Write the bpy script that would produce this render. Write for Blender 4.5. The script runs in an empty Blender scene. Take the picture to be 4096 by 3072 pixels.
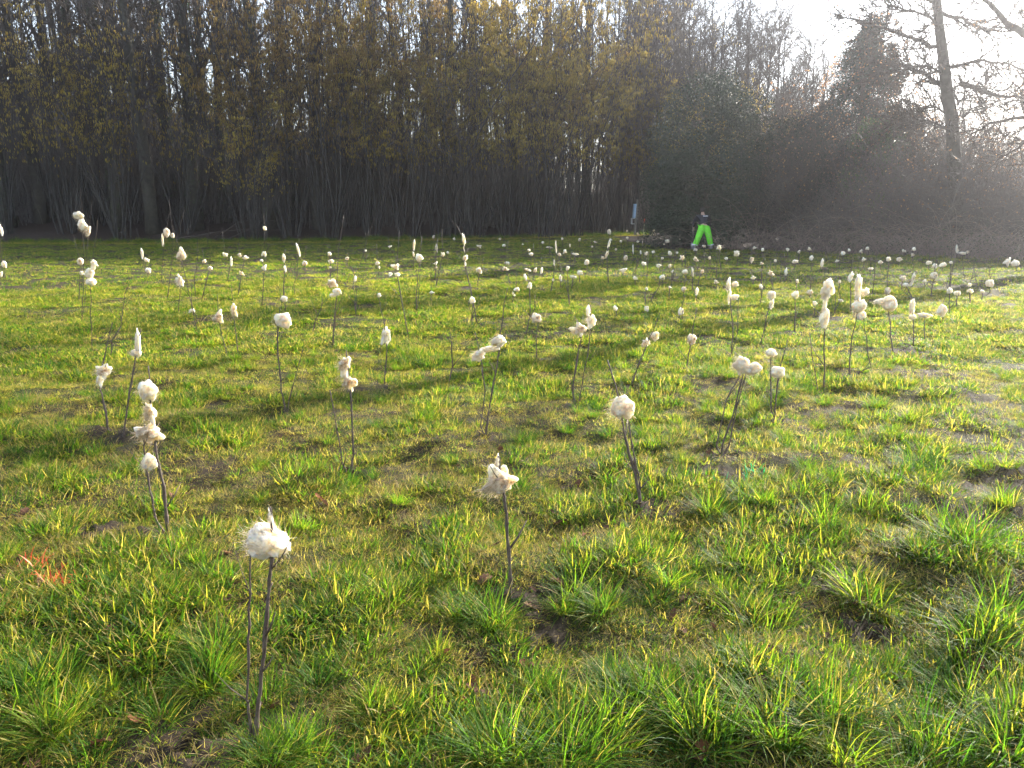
import bpy, bmesh, math, random
import numpy as np
from mathutils import Vector, Matrix, Euler, noise as mnoise

# ------------------------------------------------------------------ camera, sky, sun, exposure
S = bpy.context.scene
COL = S.collection
R = math.radians
F_PX, TILT, CAM_H = 3094.0, R(12.8), 1.6        # measured focal length (px of a 4096 px wide frame), tilt, eye height
cd = bpy.data.cameras.new('camera'); cam = bpy.data.objects.new('camera', cd); COL.objects.link(cam)
cd.sensor_width = 36.0; cd.lens = F_PX / 4096 * 36; cd.clip_start = 0.05; cd.clip_end = 3000
cam.location = (0, 0, CAM_H); cam.rotation_euler = (R(90) - TILT, 0, 0)
S.camera = cam
SUN_AZ, SUN_EL = R(46), R(22)                    # azimuth right of the view axis, elevation
w = bpy.data.worlds.new('World'); S.world = w; w.use_nodes = True
nt = w.node_tree; bg = nt.nodes['Background']
sky = nt.nodes.new('ShaderNodeTexSky'); sky.sky_type = 'NISHITA'; sky.sun_disc = False
sky.sun_elevation = SUN_EL; sky.sun_rotation = SUN_AZ
sky.air_density = 1.0; sky.dust_density = 0.6; sky.ozone_density = 1.2
hs = nt.nodes.new('ShaderNodeHueSaturation'); hs.inputs['Saturation'].default_value = 0.62      # whole sky desaturated to take blue out of its fill light
nt.links.new(sky.outputs[0], hs.inputs['Color']); nt.links.new(hs.outputs[0], bg.inputs[0]); bg.inputs[1].default_value = 0.125
ld = bpy.data.lights.new('sun', 'SUN'); ld.energy = 5.0; ld.angle = R(0.53); ld.color = (1.0, 0.93, 0.82)
sun = bpy.data.objects.new('sun', ld); COL.objects.link(sun)
sdir = Vector((math.sin(SUN_AZ) * math.cos(SUN_EL), math.cos(SUN_AZ) * math.cos(SUN_EL), math.sin(SUN_EL)))
sun.rotation_euler = sdir.to_track_quat('Z', 'Y').to_euler(); sun.location = (40, 40, 40)
S.view_settings.view_transform = 'Standard'; S.view_settings.look = 'None'
S.view_settings.exposure = 2.05; S.view_settings.gamma = 1.0
S.render.engine = 'CYCLES'
S.cycles.max_bounces = 4; S.cycles.diffuse_bounces = 3; S.cycles.transmission_bounces = 3
S.cycles.glossy_bounces = 1; S.cycles.volume_bounces = 0; S.cycles.use_denoising = True
S.cycles.use_adaptive_sampling = True; S.cycles.adaptive_threshold = 0.035
S.cycles.caustics_reflective = False; S.cycles.caustics_refractive = False

# ------------------------------------------------------------------ helpers
def ray(px, py):
    a, b = (px - 2048) / F_PX, -(py - 1536) / F_PX
    c, s = math.cos(TILT), math.sin(TILT)
    return Vector((a, c + b * s, -s + b * c))
def on_ground(px, py):
    """photo bearing -> place on the level field"""
    d = ray(px, py); t = CAM_H / -d.z
    return Vector((d.x * t, d.y * t, 0))
def at(px, py, Y):
    d = ray(px, py); t = Y / d.y
    return Vector((d.x * t, Y, CAM_H + d.z * t))

def tag(o, label=None, cat=None, group=None, kind=None):
    if label: o['label'] = label
    if cat: o['category'] = cat
    if group: o['group'] = group
    if kind: o['kind'] = kind
    return o
def empty(name, loc=(0, 0, 0), rz=0):
    o = bpy.data.objects.new(name, None); o.empty_display_size = 0.1
    o.location = loc; o.rotation_euler = (0, 0, rz); COL.objects.link(o); return o

class MB:
    def __init__(s): s.v = []; s.f = []; s.a = []
    def add(s, verts, faces, val=0.0):
        n = len(s.v); s.v += verts
        s.f += [tuple(i + n for i in f) for f in faces]
        s.a += (val if isinstance(val, list) else [val] * len(verts))
    def tube(s, pts, rad, sides=5, val=0.0, cap=True):
        pts = [Vector(p) for p in pts]; m = len(pts)
        t = (pts[1] - pts[0]).normalized()
        u = t.cross(Vector((0.31, 0.95, 0.05)))
        if u.length < 1e-4: u = t.cross(Vector((1, 0, 0)))
        u.normalize(); n0 = len(s.v)
        for i, p in enumerate(pts):
            if i: t = (pts[min(i + 1, m - 1)] - pts[i - 1]).normalized()
            u = u - t * u.dot(t)
            if u.length < 1e-6: u = t.orthogonal()
            u.normalize(); w_ = t.cross(u); r = rad[i] if isinstance(rad, (list, tuple)) else rad
            for k in range(sides):
                an = 2 * math.pi * k / sides
                s.v.append(tuple(p + u * (r * math.cos(an)) + w_ * (r * math.sin(an)))); s.a.append(val)
        for i in range(m - 1):
            for k in range(sides):
                a, b = n0 + i * sides + k, n0 + i * sides + (k + 1) % sides
                s.f.append((a, b, b + sides, a + sides))
        if cap:
            s.f.append(tuple(n0 + (m - 1) * sides + k for k in range(sides)))
            s.f.append(tuple(n0 + sides - 1 - k for k in range(sides)))
    def box(s, lo, hi, val=0.0):
        x0, y0, z0 = lo; x1, y1, z1 = hi
        s.add([(x0,y0,z0),(x1,y0,z0),(x1,y1,z0),(x0,y1,z0),(x0,y0,z1),(x1,y0,z1),(x1,y1,z1),(x0,y1,z1)],
              [(0,3,2,1),(4,5,6,7),(0,1,5,4),(1,2,6,5),(2,3,7,6),(3,0,4,7)], val)
    def mesh(s, name, mat, smooth=True, attr=True):
        me = bpy.data.meshes.new(name); me.from_pydata(s.v, [], s.f)
        if attr:
            A = me.attributes.new('tint', 'FLOAT', 'POINT'); A.data.foreach_set('value', np.array(s.a, 'f'))
        if smooth: me.polygons.foreach_set('use_smooth', np.ones(len(me.polygons), bool))
        me.materials.append(mat); me.update(); return me
    def build(s, name, mat, parent=None, smooth=True):
        return obj(name, s.mesh(name, mat, smooth), parent)
def obj(name, me, parent=None):
    o = bpy.data.objects.new(name, me); COL.objects.link(o)
    if parent is not None: o.parent = parent
    return o
def copy_tree(root, loc, rz=0, sc=1.0, label=None, group=None, rx=0, ry=0):
    r = root.copy(); COL.objects.link(r); r.location = loc; r.rotation_euler = (rx, ry, rz)
    r.scale = sc if isinstance(sc, (tuple, list)) else (sc, sc, sc)
    if label: r['label'] = label
    if group: r['group'] = group
    for ch in root.children:
        c = ch.copy(); COL.objects.link(c); c.parent = r
        for g in ch.children:
            d = g.copy(); COL.objects.link(d); d.parent = c
    return r

# numpy lattice noise
def _h(ix, iy, seed):
    n = (ix.astype(np.int64) * 374761393 + iy.astype(np.int64) * 668265263 + seed * 974634777) & 0xffffffff
    n = ((n ^ (n >> 13)) * 1274126177) & 0xffffffff
    return ((n ^ (n >> 16)) & 0xffff) / 65535.0
def vnoise(x, y, seed=0):
    x = np.asarray(x, float); y = np.asarray(y, float)
    ix, iy = np.floor(x), np.floor(y); fx, fy = x - ix, y - iy
    fx = fx * fx * (3 - 2 * fx); fy = fy * fy * (3 - 2 * fy)
    a = _h(ix, iy, seed); b = _h(ix + 1, iy, seed); c = _h(ix, iy + 1, seed); d = _h(ix + 1, iy + 1, seed)
    return (a + (b - a) * fx) * (1 - fy) + (c + (d - c) * fx) * fy
def fbm(x, y, seed=0, o=3):
    s = 0; k = 1; t = 0
    for i in range(o):
        s = s + k * vnoise(np.asarray(x) * 2 ** i, np.asarray(y) * 2 ** i, seed + i); t += k; k *= .5
    return s / t

# ------------------------------------------------------------------ terrain shape
def edge_y(x): return np.interp(x, [-80, -24, -10, 0, 8, 14, 22, 60], [36, 37, 38.5, 43, 48.5, 52, 50, 48])
def bush_y(x): return np.interp(x, [4.6, 5.4, 6.0, 10, 14, 17, 22, 60], [70, 45, 31.5, 30.5, 28, 25.5, 23.5, 23])
def gz(x, y):
    x = np.asarray(x, float); y = np.asarray(y, float)
    d = np.hypot(x, y)
    near = np.clip(1.25 - d / 60, 0.15, 1)
    z = (fbm(x * 2.1, y * 2.1, 3, 3) - .5) * 0.14 * near + (fbm(x * .35, y * .35, 11, 2) - .5) * 0.12
    H = np.interp(x, [-90, -45, -15, 8, 20, 60], [15, 12, 7.6, 3.0, .8, .4])
    t = np.clip((y - edge_y(x) - .5) / 32, 0, 1); t = t * t * (3 - 2 * t) * .55 + t * .45
    return z + H * t
def gzf(x, y): return float(gz(np.array([x]), np.array([y]))[0])
def litter(x, y):
    a = np.clip((y - edge_y(x) + (fbm(x * .8, y * .8, 40) - .5) * 1.5) / 1.0, 0, 1)
    b = np.clip((y - bush_y(x) + (fbm(x * .8, y * .8, 41) - .5) * 1.5) / 1.0, 0, 1)
    return np.maximum(a, b)

# ------------------------------------------------------------------ materials
def new_mat(name):
    m = bpy.data.materials.new(name); m.use_nodes = True
    N = m.node_tree.nodes; b = N['Principled BSDF']; return m, m.node_tree, b
def ramp(t, stops, fac):
    r = t.nodes.new('ShaderNodeValToRGB'); e = r.color_ramp.elements
    while len(e) < len(stops): e.new(0.5)
    for el, (p, c) in zip(e, stops): el.position = p; el.color = (*c, 1)
    t.links.new(fac, r.inputs[0]); return r.outputs[0]
def math_n(t, op, a, b):
    n = t.nodes.new('ShaderNodeMath'); n.operation = op
    for i, v in enumerate((a, b)):
        if isinstance(v, (int, float)): n.inputs[i].default_value = v
        else: t.links.new(v, n.inputs[i])
    return n.outputs[0]
def noise_n(t, scale, detail=4, coord='Object', rough=.55):
    c = t.nodes.new('ShaderNodeTexCoord'); n = t.nodes.new('ShaderNodeTexNoise')
    n.inputs['Scale'].default_value = scale; n.inputs['Detail'].default_value = detail; n.inputs['Roughness'].default_value = rough
    t.links.new(c.outputs[coord], n.inputs['Vector']); return n.outputs['Fac']
def attr_n(t, name):
    a = t.nodes.new('ShaderNodeAttribute'); a.attribute_name = name; return a.outputs['Fac']
def mixrgb(t, fac, a, b):
    n = t.nodes.new('ShaderNodeMix'); n.data_type = 'RGBA'
    for i, v in ((0, fac), (6, a), (7, b)):
        if isinstance(v, (int, float)): n.inputs[i].default_value = v
        elif isinstance(v, tuple): n.inputs[i].default_value = (*v, 1)
        else: t.links.new(v, n.inputs[i])
    return n.outputs[2]
def leafy(name, stops, transl=.5, rough=.45, spec=.4, per_obj=.35, through=(1, 1, 1)):
    """thin living tissue: diffuse front, light shining through"""
    m, t, b = new_mat(name)
    oi = t.nodes.new('ShaderNodeObjectInfo')
    f = math_n(t, 'ADD', attr_n(t, 'tint'), math_n(t, 'MULTIPLY', math_n(t, 'SUBTRACT', oi.outputs['Random'], .5), per_obj))
    c = ramp(t, stops, f)
    t.links.new(c, b.inputs['Base Color']); b.inputs['Roughness'].default_value = rough
    b.inputs['Specular IOR Level'].default_value = spec
    tr = t.nodes.new('ShaderNodeBsdfTranslucent')
    mu_ = t.nodes.new('ShaderNodeMix'); mu_.data_type = 'RGBA'; mu_.blend_type = 'MULTIPLY'; mu_.inputs[0].default_value = 1   # leaf transmittance is yellower than its reflectance
    t.links.new(c, mu_.inputs[6]); mu_.inputs[7].default_value = (*through, 1); t.links.new(mu_.outputs[2], tr.inputs[0])
    mx = t.nodes.new('ShaderNodeMixShader'); mx.inputs[0].default_value = transl
    t.links.new(b.outputs[0], mx.inputs[1]); t.links.new(tr.outputs[0], mx.inputs[2])
    t.links.new(mx.outputs[0], t.nodes['Material Output'].inputs[0]); return m
def bark(name, c0, c1, scale=6, bump=.4, rough=.85):
    m, t, b = new_mat(name)
    n = noise_n(t, scale, 6); c = ramp(t, [(.3, c0), (.7, c1)], n)
    t.links.new(c, b.inputs['Base Color']); b.inputs['Roughness'].default_value = rough
    b.inputs['Specular IOR Level'].default_value = .25
    bu = t.nodes.new('ShaderNodeBump'); bu.inputs['Strength'].default_value = bump; bu.inputs['Distance'].default_value = .03
    t.links.new(noise_n(t, scale * 4, 4), bu.inputs['Height']); t.links.new(bu.outputs[0], b.inputs['Normal']); return m
def plain(name, col, rough=.7, var=.25, scale=20, metallic=0):
    m, t, b = new_mat(name)
    c = ramp(t, [(.3, tuple(x * (1 - var) for x in col)), (.7, tuple(min(1, x * (1 + var)) for x in col))], noise_n(t, scale, 4))
    t.links.new(c, b.inputs['Base Color']); b.inputs['Roughness'].default_value = rough; b.inputs['Metallic'].default_value = metallic
    return m

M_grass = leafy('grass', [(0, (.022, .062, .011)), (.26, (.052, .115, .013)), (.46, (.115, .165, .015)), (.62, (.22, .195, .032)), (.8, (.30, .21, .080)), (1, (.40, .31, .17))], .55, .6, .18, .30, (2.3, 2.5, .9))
M_catkin_y = leafy('catkin_yellow', [(0, (.26, .21, .045)), (.5, (.45, .36, .08)), (1, (.54, .46, .13))], .55, .7, .2, .3, (1.9, 1.8, 1.3))
M_catkin_o = leafy('catkin_tan', [(0, (.24, .17, .05)), (.5, (.38, .27, .09)), (1, (.46, .37, .14))], .55, .7, .2, .3, (1.9, 1.8, 1.3))
M_holly = leafy('evergreen_leaf', [(0, (.012, .026, .017)), (.6, (.020, .040, .022)), (1, (.04, .065, .03))], .12, .55, .2, .3)
M_ivy = leafy('ivy_leaf', [(0, (.02, .045, .014)), (.6, (.04, .085, .02)), (1, (.09, .15, .03))], .3, .35, .5, .3)
M_brown = leafy('withered_leaf', [(0, (.10, .055, .03)), (.5, (.20, .11, .055)), (1, (.34, .22, .12))], .5, .5, .5, .3, (2.0, 1.8, 1.5))
M_fallen = leafy('fallen_leaf', [(0, (.07, .036, .022)), (.5, (.12, .065, .038)), (1, (.20, .07, .03))], .2, .8, .1, .5)
M_paint_r = leafy('orange_marker_paint', [(0, (.60, .06, .015)), (.6, (.75, .10, .03)), (1, (.8, .2, .06))], .3, .5, .4, .2)
M_paint_g = leafy('green_marker_paint', [(0, (.0, .28, .07)), (1, (.03, .5, .14))], .3, .5, .4, .2)
M_trunk = bark('tree_bark', (.035, .030, .024), (.085, .078, .060), 5)
M_pole = bark('pole_bark', (.030, .028, .026), (.075, .068, .060), 6)
M_twig = bark('twig_bark', (.050, .040, .034), (.105, .085, .070), 10, .1)
M_greytwig = bark('grey_twig_bark', (.07, .06, .055), (.15, .13, .12), 10, .1, .6)
M_cane = bark('cane_bark', (.16, .11, .09), (.34, .26, .22), 8, .1, .35)
M_sapling = bark('sapling_bark', (.060, .042, .034), (.13, .10, .08), 30, .2, .55)
M_wood = bark('weathered_wood', (.14, .125, .11), (.26, .24, .21), 12)

def wool_mat(name, white, cream, stain, stain_at):
    m, t, b = new_mat(name)
    n = noise_n(t, 2.3, 5); n2 = noise_n(t, 9, 4)
    f = math_n(t, 'ADD', math_n(t, 'MULTIPLY', n, .75), math_n(t, 'MULTIPLY', n2, .25))
    c = ramp(t, [(.36, white), (.5, cream), (stain_at, cream), (min(.99, stain_at + .12), stain)], f)
    t.links.new(c, b.inputs['Base Color']); b.inputs['Roughness'].default_value = .9
    b.inputs['Specular IOR Level'].default_value = .1
    b.inputs['Subsurface Weight'].default_value = 1.0; b.inputs['Subsurface Scale'].default_value = .08
    b.inputs['Subsurface Radius'].default_value = (1, .88, .66)
    bu = t.nodes.new('ShaderNodeBump'); bu.inputs['Strength'].default_value = .25; bu.inputs['Distance'].default_value = .02
    t.links.new(n2, bu.inputs['Height']); t.links.new(bu.outputs[0], b.inputs['Normal']); return m
M_wool = wool_mat('white_wool', (.95, .87, .73), (.91, .77, .57), (.58, .41, .25), .55)
M_wool_d = wool_mat('stained_wool', (.93, .85, .72), (.82, .66, .46), (.34, .20, .09), .53)
def fibre_mat(name, c0, c1):
    return leafy(name, [(0, c0), (1, c1)], .5, .85, .1, .2, (1.05, .98, .86))
M_fibre = fibre_mat('wool_fibre', (.92, .83, .69), (.80, .66, .48))
M_fibre_d = fibre_mat('stained_wool_fibre', (.86, .76, .60), (.40, .26, .13))

# ground
def ground_mat():
    m, t, b = new_mat('field_soil')
    n = noise_n(t, 9, 8, rough=.7); n2 = noise_n(t, 1.3, 5)
    soil = ramp(t, [(.3, (.020, .014, .009)), (.5, (.055, .038, .023)), (.7, (.12, .085, .048))], noise_n(t, 26, 9, rough=.8))
    moss = ramp(t, [(.3, (.030, .040, .010)), (.5, (.060, .066, .016)), (.7, (.13, .11, .04))], n)
    fld = mixrgb(t, ramp(t, [(.40, (0, 0, 0)), (.55, (1, 1, 1))], n2), moss, soil)
    fld = mixrgb(t, attr_n(t, 'soil'), fld, soil)
    lit = ramp(t, [(.3, (.020, .014, .011)), (.5, (.050, .034, .026)), (.7, (.085, .058, .042)), (.85, (.14, .10, .07))], noise_n(t, 14, 6, rough=.75))
    c = mixrgb(t, attr_n(t, 'litter'), fld, lit)
    t.links.new(c, b.inputs['Base Color']); b.inputs['Roughness'].default_value = .9; b.inputs['Specular IOR Level'].default_value = .2
    bu = t.nodes.new('ShaderNodeBump'); bu.inputs['Strength'].default_value = 1.0; bu.inputs['Distance'].default_value = .05
    t.links.new(noise_n(t, 55, 8, rough=.8), bu.inputs['Height']); t.links.new(bu.outputs[0], b.inputs['Normal']); return m
M_ground = ground_mat()

# ------------------------------------------------------------------ where the saplings stand (photo survey, px of the 4096 px frame)
def sc_(ox, L):                     # crops of 800 px read at 2212 px
    k = 800 / 2212
    out = []
    for e in L:
        b, ws = e[0], e[1:]
        out.append(((ox + b[0] * k, 800 + b[1] * k), [(ox + q[0] * k, 800 + q[1] * k, q[2] * k, q[3] * k) for q in ws]))
    return out
NEAR = [  # base, [stem paths], [(wool x, y, w, h, kind, stained)], words
 ((1009,2981), [[(1040,2760),(1075,2400),(1090,2200),(1080,2028)], [(1000,2880),(988,2800),(998,2500),(1003,2200)]],
  [(1068,2165,190,175,'ball',0),(1084,2075,24,80,'col',0)], 'two-stemmed sapling in the bare soil patch carrying the biggest wool ball'),
 ((2041,2385), [[(2040,2250),(2018,2000),(2005,1930),(1994,1824)]],
  [(2000,1928,150,140,'ragged',1),(1990,1850,22,60,'col',0)], 'single-stemmed sapling with one ragged wool clump and a bare pointed tip'),
 ((670,2145), [[(655,1950),(630,1830),(605,1640),(593,1463)], [(625,2080),(592,1930),(575,1790),(578,1700)]],
  [(588,1560,70,95,'ball',0),(598,1650,52,110,'ragged',1),(596,1730,125,95,'ragged',1),(598,1850,66,75,'ball',0)], 'two-stemmed sapling wrapped in four lumps of wool one above the other'),
 ((2572,2028), [[(2540,1900),(2500,1750),(2478,1600),(2430,1440)], [(2545,1900),(2530,1780),(2505,1640)], [(2560,1940),(2540,1830)]],
  [(2490,1632,105,118,'ball',0)], 'leaning sapling with a long bare tip above one white wool ball'),
 ((2885,1830), [[(2890,1780),(2935,1650),(2975,1490),(3000,1430)], [(2866,1780),(2905,1600),(2960,1500)], [(2915,1780),(2950,1620),(2985,1490)]],
  [(2968,1462,78,85,'ball',0),(3015,1475,66,60,'ball',0)], 'three-stemmed sapling on a soil mound beside the green paint mark'),
 ((3100,1694), [[(3100,1640),(3112,1500),(3150,1360)], [(3085,1640),(3082,1510),(3084,1400)]],
  [(3110,1488,68,58,'ball',0),(3084,1410,44,42,'ball',0)], 'twin-stemmed sapling with two round wool puffs and dug soil at its foot'),
 ((1395,1895), [[(1415,1820),(1402,1560),(1384,1400)], [(1370,1850),(1335,1640),(1318,1560)]],
  [(1380,1455,74,95,'ragged',1),(1395,1530,58,85,'ragged',1)], 'two-stemmed sapling with two stained wool lumps stacked at its top'),
 ((1148,1650), [[(1125,1560),(1110,1400),(1112,1290),(1120,1230)], [(1155,1600),(1190,1480),(1210,1400)]],
  [(1132,1280,84,80,'ball',0)], 'forked sapling with a smooth white wool ball on the thicker stem'),
 ((1940,1735), [[(1955,1640),(1990,1450),(2005,1350)], [(1922,1700),(1940,1560),(1925,1440),(1900,1330)]],
  [(1918,1420,78,58,'ragged',0),(1996,1366,70,56,'ball',0),(1958,1396,70,34,'flag',0)], 'two-stemmed sapling with a rope of wool strung from stem to stem'),
 ((2305,1632), [[(2290,1560),(2310,1430),(2330,1320),(2300,1270)], [(2320,1580),(2350,1420),(2365,1290),(2362,1220)]],
  [(2322,1315,80,62,'ragged',1),(2366,1280,58,68,'ragged',0),(2353,1245,20,50,'col',0)], 'sapling whose wool pulls out into thin upright wisps'),
 ((432,1735), [[(425,1650),(402,1560),(405,1480),(450,1290)]],
  [(415,1485,78,60,'ragged',1),(400,1520,40,60,'ragged',0)], 'sapling with a floppy torn wool clump hanging low'),
 ((490,1765), [[(500,1700),(525,1530),(548,1400),(563,1315)]],
  [(552,1370,26,100,'col',0),(545,1412,44,34,'ball',0)], 'leaning sapling with a tall narrow plume of wool at its tip'),
 ((1535,1540), [[(1550,1400),(1535,1280),(1510,1170)]],
  [(1543,1337,48,92,'ragged',0),(1517,1180,16,22,'ball',0)], 'sapling with a long grey-white wool wrap and a crumb of wool at its tip'),
 ((2520,1548), [[(2560,1440),(2600,1350),(2640,1250)]],
  [(2585,1368,44,40,'ragged',1),(2618,1345,44,42,'ball',1)], 'leaning sapling with a bow-shaped cream wool tuft'),
 ((2742,1485), [[(2755,1420),(2770,1340),(2785,1230)]], [(2768,1358,42,54,'ball',1)], 'short sapling with one egg-shaped cream wool tuft in the shade band'),
 ((3296,1585), [[(3297,1400),(3300,1260),(3312,1120)], [(3270,1560),(3250,1420),(3238,1330)]],
  [(3310,1155,56,72,'col',0),(3300,1210,20,70,'col',0),(3298,1275,42,86,'ball',0)], 'tall sapling with wool knotted like a torch in two pieces'),
 ((3394,1530), [[(3402,1400),(3430,1240),(3438,1110)], [(3480,1465),(3462,1340),(3450,1250)]],
  [(3438,1225,64,56,'ball',0),(3442,1262,44,42,'ball',0),(3434,1150,34,100,'col',0),(3462,1170,30,40,'ragged',0)], 'sapling with a tall pointed wool spire above a thick wool knot'),
 ((3575,1428), [[(3563,1330),(3552,1220),(3540,1150)]], [(3560,1215,62,70,'ball',0),(3520,1205,46,28,'flag',0)], 'sapling with wool streaming sideways like a flag'),
 ((3655,1392), [[(3652,1300),(3650,1230),(3662,1190)]], [(3650,1225,26,56,'col',0),(3652,1268,26,26,'ball',0)], 'sapling with a small hourglass of wool'),
 ((3698,1362), [[(3698,1262)]], [(3700,1261,38,28,'flag',0)], 'knee-high sapling topped by a flat oval wool puff'),
 ((3775,1302), [[(3771,1240),(3768,1215)]], [(3769,1240,38,52,'ball',0)], 'knee-high sapling topped by an upright white wool puff'),
 ((3036,1385), [[(3060,1300),(3087,1190),(3095,1150)]], [(3087,1180,36,44,'ball',0),(3086,1215,22,40,'col',0)], 'leaning sapling with a tooth-shaped wool tuft'),
 ((2928,1434), [[(2930,1300),(2922,1200),(2915,1110)], [(2950,1330),(2955,1190)]], [(2915,1140,22,50,'col',0),(2918,1190,16,50,'col',0),(2942,1137,28,26,'ball',1),(2938,1190,30,28,'ball',0)], 'sapling with a long bone-shaped strip of wool'),
 ((2148,1434), [[(2145,1350),(2150,1265)]], [(2148,1272,48,48,'ball',1)], 'knee-high sapling with one yellowish wool rosette'),
 ((915,1434), [[(895,1370),(872,1270),(870,1180)]], [(874,1268,56,58,'ragged',1)], 'sapling with a shaggy cream tuft beside a slimmer twin'),
 ((955,1434), [[(945,1350),(935,1250),(925,1130)]], [(934,1240,32,62,'ragged',1)], 'slim sapling with a twisted upright cream tuft'),
 ((1330,1400), [[(1338,1280),(1345,1150),(1352,1000),(1375,860)], [(1345,1250),(1400,1090)]], [(1328,1130,50,42,'ragged',1),(1348,1165,38,34,'ball',0),(1336,1180,34,20,'flag',0)], 'tall branched whip with wool looped round its middle'),
 ((790,1330), [[(770,1230),(735,1080),(720,1010),(690,900)]], [(726,1022,62,42,'ragged',1)], 'long leaning whip with a mop of wool'),
 ((709,1262), [[(718,1180),(724,1120),(728,1030)]], [(720,1123,36,60,'ragged',0)], 'sapling with a grey hollow-eyed wool sleeve'),
 ((325,1285), [[(335,1150),(335,1000),(330,880),(322,760)], [(345,1130),(350,960),(368,800)]],
  [(314,862,38,36,'ball',0),(330,900,34,48,'ball',0),(353,925,26,46,'ragged',1)], 'tallest branched whip with three wool lumps above the field edge'),
 ((367,1402), [[(362,1250),(365,1120),(372,1040),(390,880)]], [(375,1052,34,40,'ragged',0),(358,1090,36,44,'ball',0),(364,1126,40,36,'ball',0)], 'tall whip with grey-white wool bandaged round it halfway up'),
 ((668,1192), [[(685,1060),(692,940),(676,800)], [(680,1100),(705,960),(738,840)]], [(690,942,16,22,'ball',1)], 'tall forked whip with one crumb of wool'),
 ((645,1142), [[(652,1020),(662,930),(678,850)]], [(666,930,24,46,'ball',1),(650,960,12,38,'col',1)], 'slender whip with knobbly tan wool near its tip'),
]
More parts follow.
